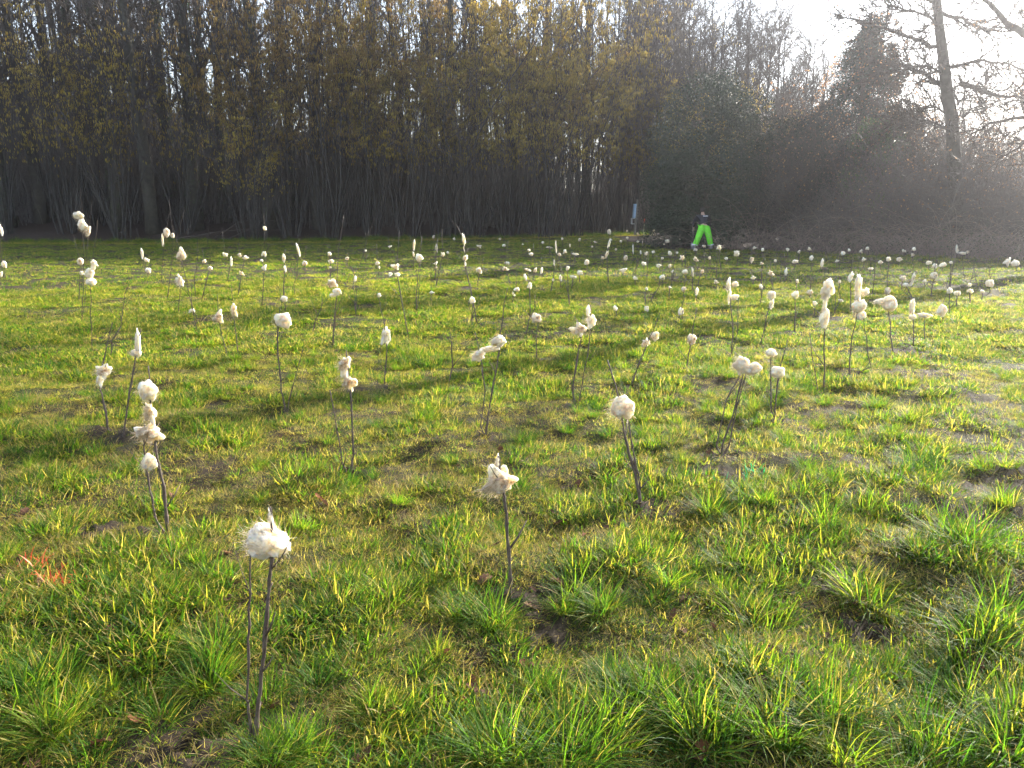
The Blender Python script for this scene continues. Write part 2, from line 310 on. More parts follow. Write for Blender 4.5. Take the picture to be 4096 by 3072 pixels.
FAR = sc_(800, [
 ((15,1080),(45,680,70,50),(110,755,60,60)), ((300,900),(275,605,80,65),(345,680,35,110)),
 ((415,1070),(460,810,80,72),(437,608,50,70),(500,640,70,55)), ((680,1170),(710,745,70,70),(680,670,40,40),(705,590,70,80),(718,310,50,55)),
 ((920,1060),(940,760,40,80),(925,640,55,90)), ((1080,860),(1085,550,40,150)), ((1165,800),(1160,700,75,65)),
 ((1440,900),(1440,745,30,30),(1445,680,80,75),(1430,595,50,65)), ((1630,760),(1625,650,60,45)), ((1830,680),(1830,560,40,35)),
 ((1970,900),(1980,745,40,40),(1962,700,65,50)), ((2200,680),(2100,515,45,35)), ((1725,1300),(1718,870,40,70)),
 ((940,1250),(935,1090,100,85)), ((2315,1500),(2180,825,70,70),(2165,740,100,90),(2105,820,50,60)),
]) + sc_(1600, [
 ((150,780),(150,600,30,60),(155,500,35,130)), ((175,1260),(215,640,100,110)), ((400,700),(405,530,30,90)), ((385,980),(475,605,60,75)),
 ((530,680),(530,580,40,40)), ((380,900),(400,745,45,40),(395,700,50,50)), ((350,1130),(345,1025,65,45)),
 ((860,1390),(720,700,36,80),(720,640,90,80),(710,540,18,70),(705,440,52,140)), ((880,620),(880,515,60,50)), ((860,970),(868,775,80,75),(890,800,40,60)),
 ((370,480),(370,410,45,50)), ((600,490),(600,430,45,40)), ((1105,490),(1105,430,35,35)), ((1150,600),(1150,505,55,40)), ((1355,580),(1355,490,25,25)),
 ((1450,720),(1450,600,60,50),(1425,555,40,45)), ((1580,560),(1580,470,40,35)), ((1650,610),(1650,525,80,30)), ((1725,700),(1725,520,30,140)),
 ((1760,720),(1760,600,50,55)), ((1825,690),(1825,570,50,70)), ((1880,600),(1880,505,25,40)), ((1795,520),(1795,430,30,35)), ((1985,530),(1985,440,45,50)),
 ((1935,700),(1935,600,75,40)), ((2125,600),(2125,515,30,30)), ((2160,560),(2160,465,45,25)), ((2065,800),(2065,690,75,80)),
 ((1650,1050),(1695,885,35,40),(1705,690,30,70)), ((1775,980),(1775,860,50,80)), ((1880,1200),(1855,750,50,60)), ((1890,1000),(1915,850,90,50)),
 ((1990,930),(1990,805,85,65)), ((1185,800),(1185,700,70,50)), ((1230,960),(1160,765,90,60)), ((1440,1300),(1435,940,80,100),(1385,850,50,80)),
 ((1470,900),(1495,775,60,70),(1410,770,80,40)), ((1565,860),(1565,780,40,75)), ((1240,1150),(1255,1045,40,60),(1290,990,80,60)), ((790,1400),(800,1110,80,100)),
]) + sc_(2400, [
 ((100,420),(100,350,50,70)), ((298,400),(298,342,25,35)), ((418,450),(418,378,40,50)), ((595,430),(595,345,30,40)), ((570,460),(570,385,45,35)),
 ((125,530),(125,440,30,25)), ((305,510),(305,420,40,35)), ((235,540),(235,455,40,35)), ((420,550),(420,460,40,30)),
 ((95,950),(75,600,50,90),(100,480,40,110)), ((25,780),(30,640,60,60)), ((365,640),(365,540,22,120)), ((450,660),(450,580,25,45)), ((510,690),(510,595,50,50)),
 ((590,660),(590,575,55,35)), ((175,620),(175,545,35,35)), ((745,560),(745,455,60,60)), ((710,570),(710,490,25,25)), ((885,520),(885,430,30,25)),
 ((1035,470),(1035,380,40,50)), ((1295,500),(1295,420,35,40)), ((1430,460),(1430,370,40,35)), ((1720,530),(1720,435,40,50)), ((1960,560),(1960,430,40,50)),
 ((1150,600),(1150,510,50,50)), ((1050,610),(1055,545,60,45)), ((1345,800),(1315,520,65,80)), ((285,730),(285,640,60,80)), ((775,680),(775,590,50,70)), ((850,660),(850,580,40,35)),
 ((910,760),(910,640,70,80)), ((690,720),(690,645,40,35)), ((1045,790),(1055,660,70,65)), ((1210,760),(1210,640,35,50)), ((1400,730),(1400,645,50,40)), ((1510,760),(1510,590,75,100)),
 ((1705,620),(1705,530,45,45)), ((1800,640),(1800,550,40,50)), ((2075,640),(2075,545,50,50)), ((2200,680),(2200,575,40,40)),
 ((1645,760),(1675,655,65,70)), ((1785,1000),(1790,700,50,45)), ((1940,740),(1940,670,35,40)), ((2160,780),(2160,680,80,50)),
 ((262,860),(260,775,85,75)), ((390,960),(390,865,65,50)), ((485,800),(485,705,70,60)), ((690,820),(650,725,70,50)), ((690,960),(690,855,70,80)), ((770,820),(770,730,45,60)), ((800,880),(800,790,40,40)),
 ((940,900),(940,795,80,70)), ((1015,1030),(1025,800,45,100)), ((1090,950),(1130,790,55,60)), ((1285,1000),(1285,910,65,60)), ((1695,950),(1695,860,65,60)), ((1915,980),(1885,815,80,80)), ((2040,900),(2055,800,45,80)),
 ((1765,1200),(1780,960,60,70)), ((2180,980),(2180,895,40,55)), ((510,1120),(515,980,50,50)), ((760,1100),(775,965,40,40)), ((925,1080),(925,985,75,70)), ((1070,1120),(1070,1010,50,90)),
 ((520,1290),(515,1200,65,80)), ((195,1340),(170,1200,70,80)), ((870,1380),(895,1235,75,110)), ((2150,1480),(2160,1050,90,110)),
]) + sc_(3200, [
 ((225,560),(220,415,42,65),(228,345,28,40)), ((105,620),(105,545,55,45)), ((475,680),(475,590,60,60)), ((543,630),(543,555,35,40)), ((677,650),(677,570,38,55)), ((745,640),(745,538,55,45)),
 ((1150,640),(1150,565,50,45)), ((1255,690),(1245,605,50,60),(1260,545,50,50)), ((1720,660),(1735,550,40,80)), ((1800,670),(1800,590,70,40)), ((1850,665),(1850,575,40,40)),
 ((125,780),(125,645,55,70)), ((245,800),(245,700,50,90)), ((410,750),(410,675,50,40)), ((700,760),(700,660,55,60)), ((890,770),(890,690,60,50)), ((970,900),(980,655,55,60)),
 ((1095,740),(1095,655,70,60)), ((1425,780),(1425,695,70,55)), ((1490,820),(1490,735,70,70)), ((1580,820),(1580,720,90,60)), ((1665,1000),(1670,690,40,35)), ((780,840),(780,760,60,40)),
 ((1450,1060),(1480,840,100,100)), ((1125,1000),(1135,865,90,90)), ((1250,1090),(1245,880,50,150),(1175,940,70,50)), ((1375,980),(1375,900,60,50)), ((435,1000),(435,905,55,50)), ((555,1260),(560,850,70,110)),
 ((985,1090),(970,1000,80,90)), ((110,1110),(110,1020,90,70)), ((145,1340),(165,1140,70,70)), ((370,1280),(450,1110,80,50)),
 ((1655,1280),(1655,1005,70,80)), ((1730,1220),(1740,1030,80,60)), ((1885,1170),(1880,1000,80,60),(1875,940,40,50)), ((2015,1080),(2015,1010,50,40)), ((2100,1020),(2100,920,90,90)),
 ((2290,760),(2295,680,110,90)), ((2400,800),(2380,700,100,80)), ((2420,640),(2415,550,50,110)),
]) + sc_(0, [
 ((40,850),(50,710,60,80)), ((12,930),(10,815,40,60)), ((20,760),(8,330,45,120)), ((1637,860),(1635,780,75,75)), ((1600,790),(1620,665,75,60),(1570,590,40,110)),
 ((865,1110),(890,680,80,90)), ((905,1000),(905,810,55,60)), ((2190,1340),(2120,1220,90,60)),
])
BASES = [on_ground(*n[0]) for n in NEAR] + [on_ground(*f[0]) for f in FAR]
SOIL = [(b.x, b.y, .105 if i < len(NEAR) else .09) for i, b in enumerate(BASES)]
for q in [(760,2990,.13),(600,2160,.13),(2880,1900,.12),(3260,2330,.1),(2500,2780,.1),(3500,2470,.1),(2160,2480,.1),(420,2130,.1),(3420,1640,.1),(3850,2080,.1)]:
    g = on_ground(q[0], q[1]); SOIL.append((g.x, g.y, q[2]))
PATH = [tuple(on_ground(*q)[:2]) for q in [(3560, 1300), (3680, 1430), (3800, 1580), (3900, 1740), (4010, 1950), (4130, 2250)]]
def soil_mask(x, y):
    m = np.zeros_like(np.asarray(x, float)); wob_ = (fbm(np.asarray(x) * 11, np.asarray(y) * 11, 91, 2) - .5) * .16
    for sx, sy, r in SOIL:
        d = np.hypot(x - sx, (y - sy)) + wob_
        m = np.maximum(m, np.clip(1.6 - d / r, 0, 1))
    for (ax, ay), (bx_, by_) in zip(PATH[:-1], PATH[1:]):          # trodden strip
        t = np.clip(((x - ax) * (bx_ - ax) + (y - ay) * (by_ - ay)) / ((bx_ - ax) ** 2 + (by_ - ay) ** 2), 0, 1)
        d = np.hypot(x - ax - t * (bx_ - ax), y - ay - t * (by_ - ay)) + wob_ * 2
        m = np.maximum(m, np.clip(1.1 - d / .45, 0, 1) * .62)
    return m

# ------------------------------------------------------------------ ground sheet
def build_ground():
    rs = [0.25]
    while rs[-1] < 400: rs.append(rs[-1] * (1.011 if rs[-1] < 6 else 1.024) + .003)
    rs[-1] = 400.0
    rs = np.array(rs)
    an = np.concatenate([np.linspace(-50, 50, 420), np.linspace(50, 310, 66)[1:-1]]) * math.pi / 180
    RR, AA = np.meshgrid(rs, an, indexing='ij')
    X = RR * np.sin(AA); Y = RR * np.cos(AA); Z = gz(X, Y)
    nr, na = X.shape
    nearm = RR < 14
    sm = np.zeros_like(X); sm[nearm] = soil_mask(X[nearm], Y[nearm])
    Z += sm * ((fbm(X * 14, Y * 14, 77, 3) - .45) * .09 + (vnoise(X * 40, Y * 40, 78) - .5) * .022)
    V = np.stack([X, Y, Z], -1).reshape(-1, 3)
    i = np.arange(nr - 1)[:, None] * na; j = np.arange(na)[None, :]; j2 = (j + 1) % na
    Fq = np.stack([i + j, i + j2, i + na + j2, i + na + j], -1).reshape(-1, 4)[:, ::-1]
    V = np.vstack([V, [[0, 0, gzf(0, 0)]]]); c = len(V) - 1
    me = bpy.data.meshes.new('ground')
    tri = [(c, int((k + 1) % na), int(k)) for k in range(na)]
    me.from_pydata(V.tolist(), [], Fq.tolist() + tri)
    for nm, arr in (('soil', sm.ravel()), ('litter', litter(X, Y).ravel())):
        A = me.attributes.new(nm, 'FLOAT', 'POINT'); A.data.foreach_set('value', np.append(arr, 0).astype('f'))
    me.polygons.foreach_set('use_smooth', np.ones(len(me.polygons), bool)); me.materials.append(M_ground)
    return tag(obj('ground', me), kind='structure')
build_ground()

# ------------------------------------------------------------------ geometry-node scatter
def scatter(name, protos, P, rot, scl, idx, label, cat, sources):
    me = bpy.data.meshes.new(name); me.from_pydata([tuple(p) for p in P], [], [])
    a = me.attributes.new('rot', 'FLOAT_VECTOR', 'POINT'); a.data.foreach_set('vector', np.asarray(rot, 'f').ravel())
    a = me.attributes.new('scl', 'FLOAT', 'POINT'); a.data.foreach_set('value', np.asarray(scl, 'f'))
    a = me.attributes.new('idx', 'INT', 'POINT'); a.data.foreach_set('value', np.asarray(idx, 'i'))
    c = bpy.data.collections.new(sources)
    for k, m in enumerate(protos):
        c.objects.link(bpy.data.objects.new('%s_%02d' % (sources, k), m))
    o = obj(name, me)
    g = bpy.data.node_groups.new(name, 'GeometryNodeTree')
    g.interface.new_socket('Geometry', in_out='INPUT', socket_type='NodeSocketGeometry')
    g.interface.new_socket('Geometry', in_out='OUTPUT', socket_type='NodeSocketGeometry')
    n = g.nodes; gi = n.new('NodeGroupInput'); go = n.new('NodeGroupOutput')
    ip = n.new('GeometryNodeInstanceOnPoints'); ci = n.new('GeometryNodeCollectionInfo')
    ci.inputs['Collection'].default_value = c; ci.inputs['Separate Children'].default_value = True; ci.inputs['Reset Children'].default_value = True
    def na(nm, ty):
        q = n.new('GeometryNodeInputNamedAttribute'); q.data_type = ty; q.inputs[0].default_value = nm; return q.outputs[0]
    e2r = n.new('FunctionNodeEulerToRotation')
    L = g.links.new
    L(na('rot', 'FLOAT_VECTOR'), e2r.inputs[0]); L(e2r.outputs[0], ip.inputs['Rotation'])
    L(na('scl', 'FLOAT'), ip.inputs['Scale']); L(na('idx', 'INT'), ip.inputs['Instance Index'])
    ip.inputs['Pick Instance'].default_value = True
    L(gi.outputs[0], ip.inputs['Points']); L(ci.outputs[0], ip.inputs['Instance']); L(ip.outputs[0], go.inputs[0])
    md = o.modifiers.new('scatter', 'NODES'); md.node_group = g
    return tag(o, label, cat, kind='stuff')

# ------------------------------------------------------------------ grass
def blade(mb, rnd, p, az, lean, L, wd, curve, tint, seg=3):
    d = Vector((math.sin(az), math.cos(az), 0)); sd = Vector((math.cos(az), -math.sin(az), 0))
    sd = (sd + Vector((rnd.uniform(-.5, .5), rnd.uniform(-.5, .5), 0))).normalized()
    vs = []; q = Vector(p); a = lean
    for i in range(seg + 1):
        f = i / seg; ww = wd * (1 - f ** 2.2) * .5
        if i < seg: vs += [tuple(q - sd * ww), tuple(q + sd * ww)]
        else: vs.append(tuple(q))
        q = q + (Vector((0, 0, 1)) * math.cos(a) + d * math.sin(a)) * (L / seg); a += curve / seg
    fs = [(2 * i, 2 * i + 1, 2 * i + 3, 2 * i + 2) for i in range(seg - 1)] + [(2 * seg - 2, 2 * seg - 1, 2 * seg)]
    mb.add(vs, fs, tint)
def tuft(seed, n, rad, L0, L1, w0, w1, lean, tint, tv, curve=(.2, 1.3), seg=3, dry=.1):
    rnd = random.Random(seed); mb = MB()
    for i in range(n):
        r = rad * math.sqrt(rnd.random()); th = rnd.uniform(0, 6.283)
        p = (r * math.cos(th), r * math.sin(th), -.012)
        az = math.pi / 2 - th + rnd.gauss(0, .9)
        tn = tint + rnd.gauss(0, tv)
        if rnd.random() < dry: tn = rnd.uniform(.66, .95)
        blade(mb, rnd, p, az, abs(rnd.gauss(lean * .5 + lean * r / rad * .6, .25)), rnd.uniform(L0, L1), rnd.uniform(w0, w1), rnd.uniform(*curve), min(1, max(0, tn)), seg)
    return mb.mesh('grass_tuft', M_grass)
GP = []
for k in range(6): GP.append(tuft(10 + k, 38, .06, .04, .115, .0040, .0068, .95, .34, .15, (.1, 1.8), dry=.10))         # 0-5 lush
for k in range(6): GP.append(tuft(20 + k, 58, .10, .022, .080, .0032, .0052, 1.0, .42, .20, (.0, 1.7), dry=.26))         # 6-11 short
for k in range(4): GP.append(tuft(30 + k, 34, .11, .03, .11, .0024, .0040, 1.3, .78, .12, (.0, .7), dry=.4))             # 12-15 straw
for k in range(5): GP.append(tuft(40 + k, 190, .10, .11, .29, .0040, .0066, .85, .31, .13, (.2, 1.5), 4, .07))           # 16-20 tussock
for k in range(5): GP.append(tuft(50 + k, 80, .20, .03, .10, .006, .011, .95, .33, .17, (.1, 1.5), dry=.16))             # 21-25 far sward
rng = np.random.default_rng(5)
def wedge(n, r0, r1, half):
    r = np.sqrt(rng.uniform(r0 * r0, r1 * r1, n)); a = rng.uniform(-half, half, n)
    return r * np.sin(a), r * np.cos(a)
PX, PY, SC, ID = [], [], [], []
def put(x, y, s, i): PX.append(x); PY.append(y); SC.append(s); ID.append(i)
for (n, r0, r1, half) in [(17000, .9, 4.5, R(50)), (26000, 4.5, 9, R(44))]:
    x, y = wedge(n, r0, r1, half)
    lush = fbm(x * 3.0, y * 3.0, 21, 3); soil = soil_mask(x, y); big = fbm(x * .45, y * .45, 5, 2)
    keep = rng.random(n) > soil * .90
    u = rng.random(n); t_ = lush + rng.normal(0, .07, n) + np.clip(x * .02, -.05, .05)
    keep &= (rng.random(n) < np.where(t_ > .5, .85, .8))
    s = np.clip(.55 + (lush - .30) * 1.3, .55, 1.25) * rng.uniform(.7, 1.2, n)
    i = np.where(t_ > .545, rng.integers(0, 6, n), rng.integers(6, 12, n))
    i = np.where((u < .20 + (big > .5) * .14 + (t_ < .45) * .16), rng.integers(12, 16, n), i)
    put(x[keep], y[keep], s[keep], i[keep])
N_ = 36000
x, y = wedge(N_, 9, 18, R(43)); lush = fbm(x * 1.6, y * 1.6, 21, 3)
k = (rng.random(N_) > soil_mask(x, y) * .9) & (rng.random(N_) < np.clip(.55 + (lush - .36) * 3, .35, 1))
i = np.where(rng.random(N_) < .16, rng.integers(12, 16, N_), rng.integers(21, 26, N_))
s = np.where(i < 16, 1.5, np.clip(.45 + (lush - .3) * 1.5, .42, 1.1)) * rng.uniform(.7, 1.2, N_); put(x[k], y[k], s[k], i[k])
N_ = 26000
x, y = wedge(N_, 18, 50, R(41)); k = (rng.random(N_) > litter(x, y)) & (rng.random(N_) > .1)
s = np.clip(.6 + fbm(x * .6, y * .6, 21) * .8, .6, 1.35) * rng.uniform(.7, 1.2, N_); put(x[k], y[k], s[k], rng.integers(21, 26, k.sum()))
N_ = 2600                                     # dry straw verge below the wood, its colour also standing in for sunlight
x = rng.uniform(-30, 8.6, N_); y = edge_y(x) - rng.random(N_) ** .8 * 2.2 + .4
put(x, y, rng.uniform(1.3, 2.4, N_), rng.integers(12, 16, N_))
x = rng.uniform(-30, 8.6, 500); put(x, edge_y(x) + rng.normal(.2, .5, 500), rng.uniform(.7, 1.6, 500), rng.integers(16, 21, 500))
TUS = [(3870,2190,1.25),(3460,2360,1.05),(3030,2420,1.1),(3000,2010,.9),(2840,2040,.9),(3370,2110,1.0),(3400,2050,.9),(3640,1880,.9),(3700,1900,.8),
 (3900,2560,1.2),(4020,2480,1.1),(3600,2860,1.25),(3760,2980,1.2),(3250,2900,1.0),(3050,2960,1.1),(2620,2760,1.25),(2460,2900,1.1),(2750,2860,1.15),(2560,2700,.9),
 (1960,2480,.9),(1900,2460,.8),(1530,2440,1.0),(2290,2380,.9),(2380,2440,.8),(780,2700,1.0),(860,2640,.9),(130,2840,1.0),(60,2760,.9),(250,2900,.8),(1030,3060,.9),(1130,3050,.8),
 (2050,3060,1.1),(2250,3050,1.1),(1180,2720,.8),(2640,2130,.7),(3350,1930,.8),(3250,1900,.7),(2960,1960,.7),(3150,1780,.7),(3500,1640,.8),(3640,1700,.7),(3560,1760,.6),
 (3940,1880,.9),(4020,2000,.9),(4060,2250,1.0),(3950,2800,1.1),(4080,2950,1.2),(3450,3040,1.1),(2900,2250,.8),(2750,2330,.8),(780,2260,.7),(2200,2700,.7),(1700,2650,.6),(1450,2830,.7),(560,2500,.6)]
for q in TUS:
    g = on_ground(q[0], q[1])
    for j in range(2):
        put(np.array([g.x + rng.normal(0, .05)]), np.array([g.y + rng.normal(0, .05)]), np.array([q[2] * rng.uniform(.62, .9)]), np.array([rng.integers(16, 21)]))
x, y = wedge(260, 1.6, 9, R(42)); k = soil_mask(x, y) < .2
put(x[k], y[k], rng.uniform(.30, .62, 260)[k], rng.integers(16, 21, 260)[k])
PX, PY, SC, ID = map(np.concatenate, (PX, PY, SC, ID))
PZ = gz(PX, PY)
n = len(PX)
ROT = np.stack([rng.normal(0, .14, n), rng.normal(0, .14, n), rng.uniform(0, 6.283, n)], -1)
scatter('grass', GP, np.stack([PX, PY, PZ], -1), ROT, SC, ID, 'rough green and straw-coloured meadow grass covering the whole field', 'grass', 'grass_source')

def painted(name, pts, mat, label, seed):
    rnd = random.Random(seed); mb = MB()
    for (px, py, k) in pts:
        g = on_ground(px, py)
        for j in range(k):
            x, y = g.x + rnd.gauss(0, .022), g.y + rnd.gauss(0, .028)
            blade(mb, rnd, (x, y, gzf(x, y) + rnd.uniform(0, .02)), rnd.uniform(0, 6.28), rnd.uniform(.2, 1.2), rnd.uniform(.05, .10), rnd.uniform(.0035, .006), rnd.uniform(.4, 1.6), rnd.random(), 3)
    return tag(mb.build(name, mat), label, 'grass', kind='stuff')
painted('painted_grass', [(110,2285,5),(150,2300,10),(170,2325,9),(190,2350,10),(225,2370,10),(250,2385,7),(315,2375,10),(330,2385,5)], M_paint_r,
        'grass blades sprayed with orange-red marker paint', 4)
painted('painted_grass', [(3005,1895,10),(3015,1912,10),(2995,1930,7),(2905,1938,4),(2860,1935,3)], M_paint_g,
        'grass blades sprayed with emerald green marker paint beside the three-stemmed sapling', 5)

# ------------------------------------------------------------------ wool
def lobe(mb, c, rx, ry, rz, seed, sub, amp, rot=None):
    bm = bmesh.new(); bmesh.ops.create_icosphere(bm, subdivisions=sub, radius=1)
    off = Vector((seed * 7.31 % 53, seed * 3.17 % 41, seed * 1.7 % 37))
    vs = []
    for v in bm.verts:
        p = v.co.normalized()
        d = 1 + amp * (mnoise.noise(p * 1.2 + off) * 1.3 + mnoise.noise(p * 2.6 + off * 1.7) * .55 + mnoise.noise(p * 6 + off) * .13)
        q = Vector((p.x * d * rx, p.y * d * ry, p.z * d * rz))
        if rot is not None: q.rotate(rot)
        vs.append((c[0] + q.x, c[1] + q.y, c[2] + q.z))
    fs = [tuple(v.index for v in f.verts) for f in bm.faces]; bm.free()
    mb.add(vs, fs, 0.0)
def spread_dir(rnd):
    th, z = rnd.uniform(0, 6.283), rnd.uniform(-1, 1); q = math.sqrt(1 - z * z); return Vector((q * math.cos(th), q * math.sin(th), z))
def wool_mesh(seed, kind, sub=3, strands=60, stained=False):
    """unit-sized fleece tuft: lumpy body plus loose fibres"""
    rnd = random.Random(seed); mb = MB(); L = []
    # one closed fleece body: a lumpy radius over all directions, with teased-out horns
    off = Vector((seed * 7.31 % 53, seed * 3.17 % 41, seed * 1.7 % 37))
    rx, ry, rz, amp, fz, horns = {'ball': (.35, .32, .34, .30, 1.0, (5, .10, .28, .30, .6)), 'col': (.30, .28, .44, .42, 2.4, (4, .1, .3, .3, .5)),
                                  'flag': (.44, .28, .28, .42, 1.0, (4, .1, .3, .3, .5)), 'ragged': (.25, .22, .26, .34, 1.3, (8, .35, 1.0, .22, .42))}[kind]
    HN = []
    for _ in range(horns[0]):
        h = spread_dir(rnd); h.y *= .5; h.normalize(); HN.append((h, rnd.uniform(horns[1], horns[2]), rnd.uniform(horns[3], horns[4])))
    def surf(p, k):
        d = 1 + amp * (mnoise.noise(Vector((p.x * 1.3, p.y * 1.3, p.z * 1.3 * fz)) + off) * 1.2 + mnoise.noise(Vector((p.x * 2.9, p.y * 2.9, p.z * 2.9 * fz)) + off * 1.7) * .6) + .07 * mnoise.noise(p * 7 + off)
        for h, A, sg_ in HN:
            an = p.angle(h)
            if an < sg_ * 3: d += A * math.exp(-(an / sg_) ** 2)
        d = max(.35, d) * k
        return Vector((p.x * d * rx, p.y * d * ry, p.z * d * rz))
    bm = bmesh.new(); bmesh.ops.create_icosphere(bm, subdivisions=sub, radius=1)
    mb.add([tuple(surf(v.co.normalized(), 1)) for v in bm.verts], [tuple(v.index for v in f.verts) for f in bm.faces], 0.0); bm.free()
    nb = len(mb.f)
    wind = Vector((-.8, .2, -.5)); big = strands > 200; ns = 6 if big else 4
    comb = (wind + spread_dir(rnd) * .5).normalized()
    for i in range(strands):                              # combed locks lying over the lumps, some teased out by the wind
        nrm = spread_dir(rnd); lift = rnd.uniform(.93, 1.05)
        tg = comb + Vector((rnd.gauss(0, .3), rnd.gauss(0, .3), rnd.gauss(0, .3))); tg = (tg - nrm * tg.dot(nrm)).normalized()
        st_ = rnd.uniform(.16, .36) * (1 if big else 1.3); wd = rnd.uniform(.004, .013) if big else rnd.uniform(.012, .03)
        flick = rnd.random() < .55; vs = []; n_ = nrm.copy(); t_ = min(1, max(0, rnd.gauss(.35, .3)))
        p = surf(n_, lift); out = rnd.uniform(.0, .38)
        for s_ in range(ns + 1):
            f = s_ / ns; ww = wd * (1 - f) ** .6 * .5 + .0008; sd = tg.cross(n_)
            if sd.length < 1e-5: sd = tg.orthogonal()
            sd.normalize(); vs += [tuple(p - sd * ww), tuple(p + sd * ww)]
            if flick and f > .25:
                tg = (tg + Vector((rnd.gauss(0, .22), rnd.gauss(0, .22), rnd.gauss(0, .22)))).normalized()
                p = p + (n_ * out + tg + wind * .25).normalized() * st_ * .34
            else:
                n_ = (n_ + tg * st_ * .7).normalized(); tg = (tg - n_ * tg.dot(n_)); tg = tg.normalized() if tg.length > 1e-4 else n_.orthogonal(); p = surf(n_, lift + .04 * f)
        mb.add(vs, [(2 * q, 2 * q + 1, 2 * q + 3, 2 * q + 2) for q in range(ns)], t_)
    me = mb.mesh('wool_tuft', M_wool_d if stained else M_wool)
    me.materials.append(M_fibre_d if stained else M_fibre)
    mi = np.zeros(len(me.polygons), 'i'); mi[nb:] = 1; me.polygons.foreach_set('material_index', mi)
    return me
KIND_WORD = {'ball': 'rounded', 'col': 'narrow upright', 'flag': 'sideways-streaming', 'ragged': 'ragged'}
def metres(px_len, base):       # width in the picture -> metres at that distance
    return px_len / F_PX * math.hypot(base.y / math.cos(TILT) * 1.0, 0)
def plane_pt(px, py, base, dy=0.0):
    p = at(px, py, base.y + dy); return p

# ------------------------------------------------------------------ saplings
def stem_mesh(pts, r0, r1, rnd, detail):
    """crooked whip with swollen buds and little side twigs"""
    mb = MB(); P_ = [Vector(p) for p in pts]
    # resample + wobble
    out = []; seg = 5 if detail else 3
    for a, b in zip(P_[:-1], P_[1:]):
        for k in range(seg): out.append(a.lerp(b, k / seg))
    out.append(P_[-1]); wob = .0025 if detail else .006
    for k in range(1, len(out) - 1): out[k] = out[k] + Vector((rnd.gauss(0, wob * .6), rnd.gauss(0, wob), 0))
    m = len(out); rad = [r0 + (r1 - r0) * (k / (m - 1)) for k in range(m)]
    if detail:
        for k in range(2, m - 1):
            if rnd.random() < .3: rad[k] *= 1.45
    mb.tube(out, rad, 6 if detail else 4)
    for k in range(2, m - 1):
        if rnd.random() < (.5 if detail else .42):
            p = out[k]; a = rnd.uniform(0, 6.28); ln = rnd.choice((.012, .02, .035, .07, .13) if detail else (.05, .10, .18, .26))
            d = Vector((math.cos(a) * .7, math.sin(a) * .7, .75)).normalized()
            r = rad[k] * .6
            mb.tube([p, p + d * ln * .5, p + d * ln + Vector((0, 0, ln * .15))], [r, r * .75, r * .3], 4)
    return mb.mesh('stem', M_sapling)
WC = {}
def far_wool(kind, stained, v):
    key = (kind, stained, v)
    if key not in WC: WC[key] = wool_mesh(500 + hash_(key), kind, 3, 60, stained)
    return WC[key]
def hash_(key): return {'ball': 0, 'col': 100, 'flag': 200, 'ragged': 300}[key[0]] + 50 * key[1] + key[2]
def place_wool(me, x, y, wpx, hpx, base, label, group, rz, tilt=0.0, dy=0.0):
    o = obj('wool_tuft', me); p = at(x, y, base.y + dy)
    dist = (p - cam.location).length
    sx, sz = wpx / F_PX * dist, hpx / F_PX * dist
    o.location = p; o.scale = (sx * 1.05, min(sx, sz) * 1.0 if max(sx, sz) > 1.6 * min(sx, sz) else (sx + sz) * .5, sz * 1.05)
    o.rotation_euler = (0, tilt, rz)
    return tag(o, label, 'wool', group)
rnd = random.Random(99)
pos_word = {0: '', 1: ', uppermost piece', 2: ', middle piece', 3: ', lowest piece'}
for i, (b, stems, wools, words) in enumerate(NEAR):
    B = on_ground(*b); z = gzf(B.x, B.y); B.z = z
    e = empty('sapling', B); dist = B.length
    tag(e, words, 'sapling', 'saplings planted in rows in the field')
    for k, s in enumerate(stems):
        pts = [Vector((0, 0, -.03)) if k == 0 else Vector((rnd.uniform(-.015, .015), 0, -.02))]
        drift = rnd.uniform(-.05, .05)
        for j, (x, y) in enumerate(s): pts.append(at(x, y, B.y + drift * (j + 1) / len(s) * .3) - B)
        r0 = (.0078 if k == 0 else .0052) * (1.0 if dist < 4 else .95)
        me = stem_mesh(pts, r0, .0028, rnd, dist < 7); o = obj('stem', me, e)
    order = sorted(range(len(wools)), key=lambda q: wools[q][1])
    for r_, q in enumerate(order):
        x, y, ww, hh, kind, st = wools[q]
        me = wool_mesh(1000 + i * 10 + q, kind, 5 if dist < 3.2 else 4, 480 if dist < 3.2 else (420 if dist < 6 else 220), bool(st))
        pw = '' if len(wools) == 1 else (', the top piece' if r_ == 0 else (', the bottom piece' if r_ == len(wools) - 1 else (', the second piece down' if r_ == 1 else ', the third piece down')))
        short = words.split(' with ')[0] if len(words.split()) > 9 else words
        pre = '%s %s wool on the ' % (KIND_WORD[kind], 'stained' if st else 'white'); core = words.split()
        post = pw.split()
        if len(pre.split()) + len(core) + len(post) > 16: pre = 'wool on the '
        lab = (pre + ' '.join(core[:16 - len(pre.split()) - len(post)])).rstrip() + (', ' + ' '.join(post[1:]) if post else '')
        place_wool(me, x, y, ww, hh, B, lab, 'wool tufts on the saplings', rnd.uniform(-.4, .4), rnd.uniform(-.12, .12))
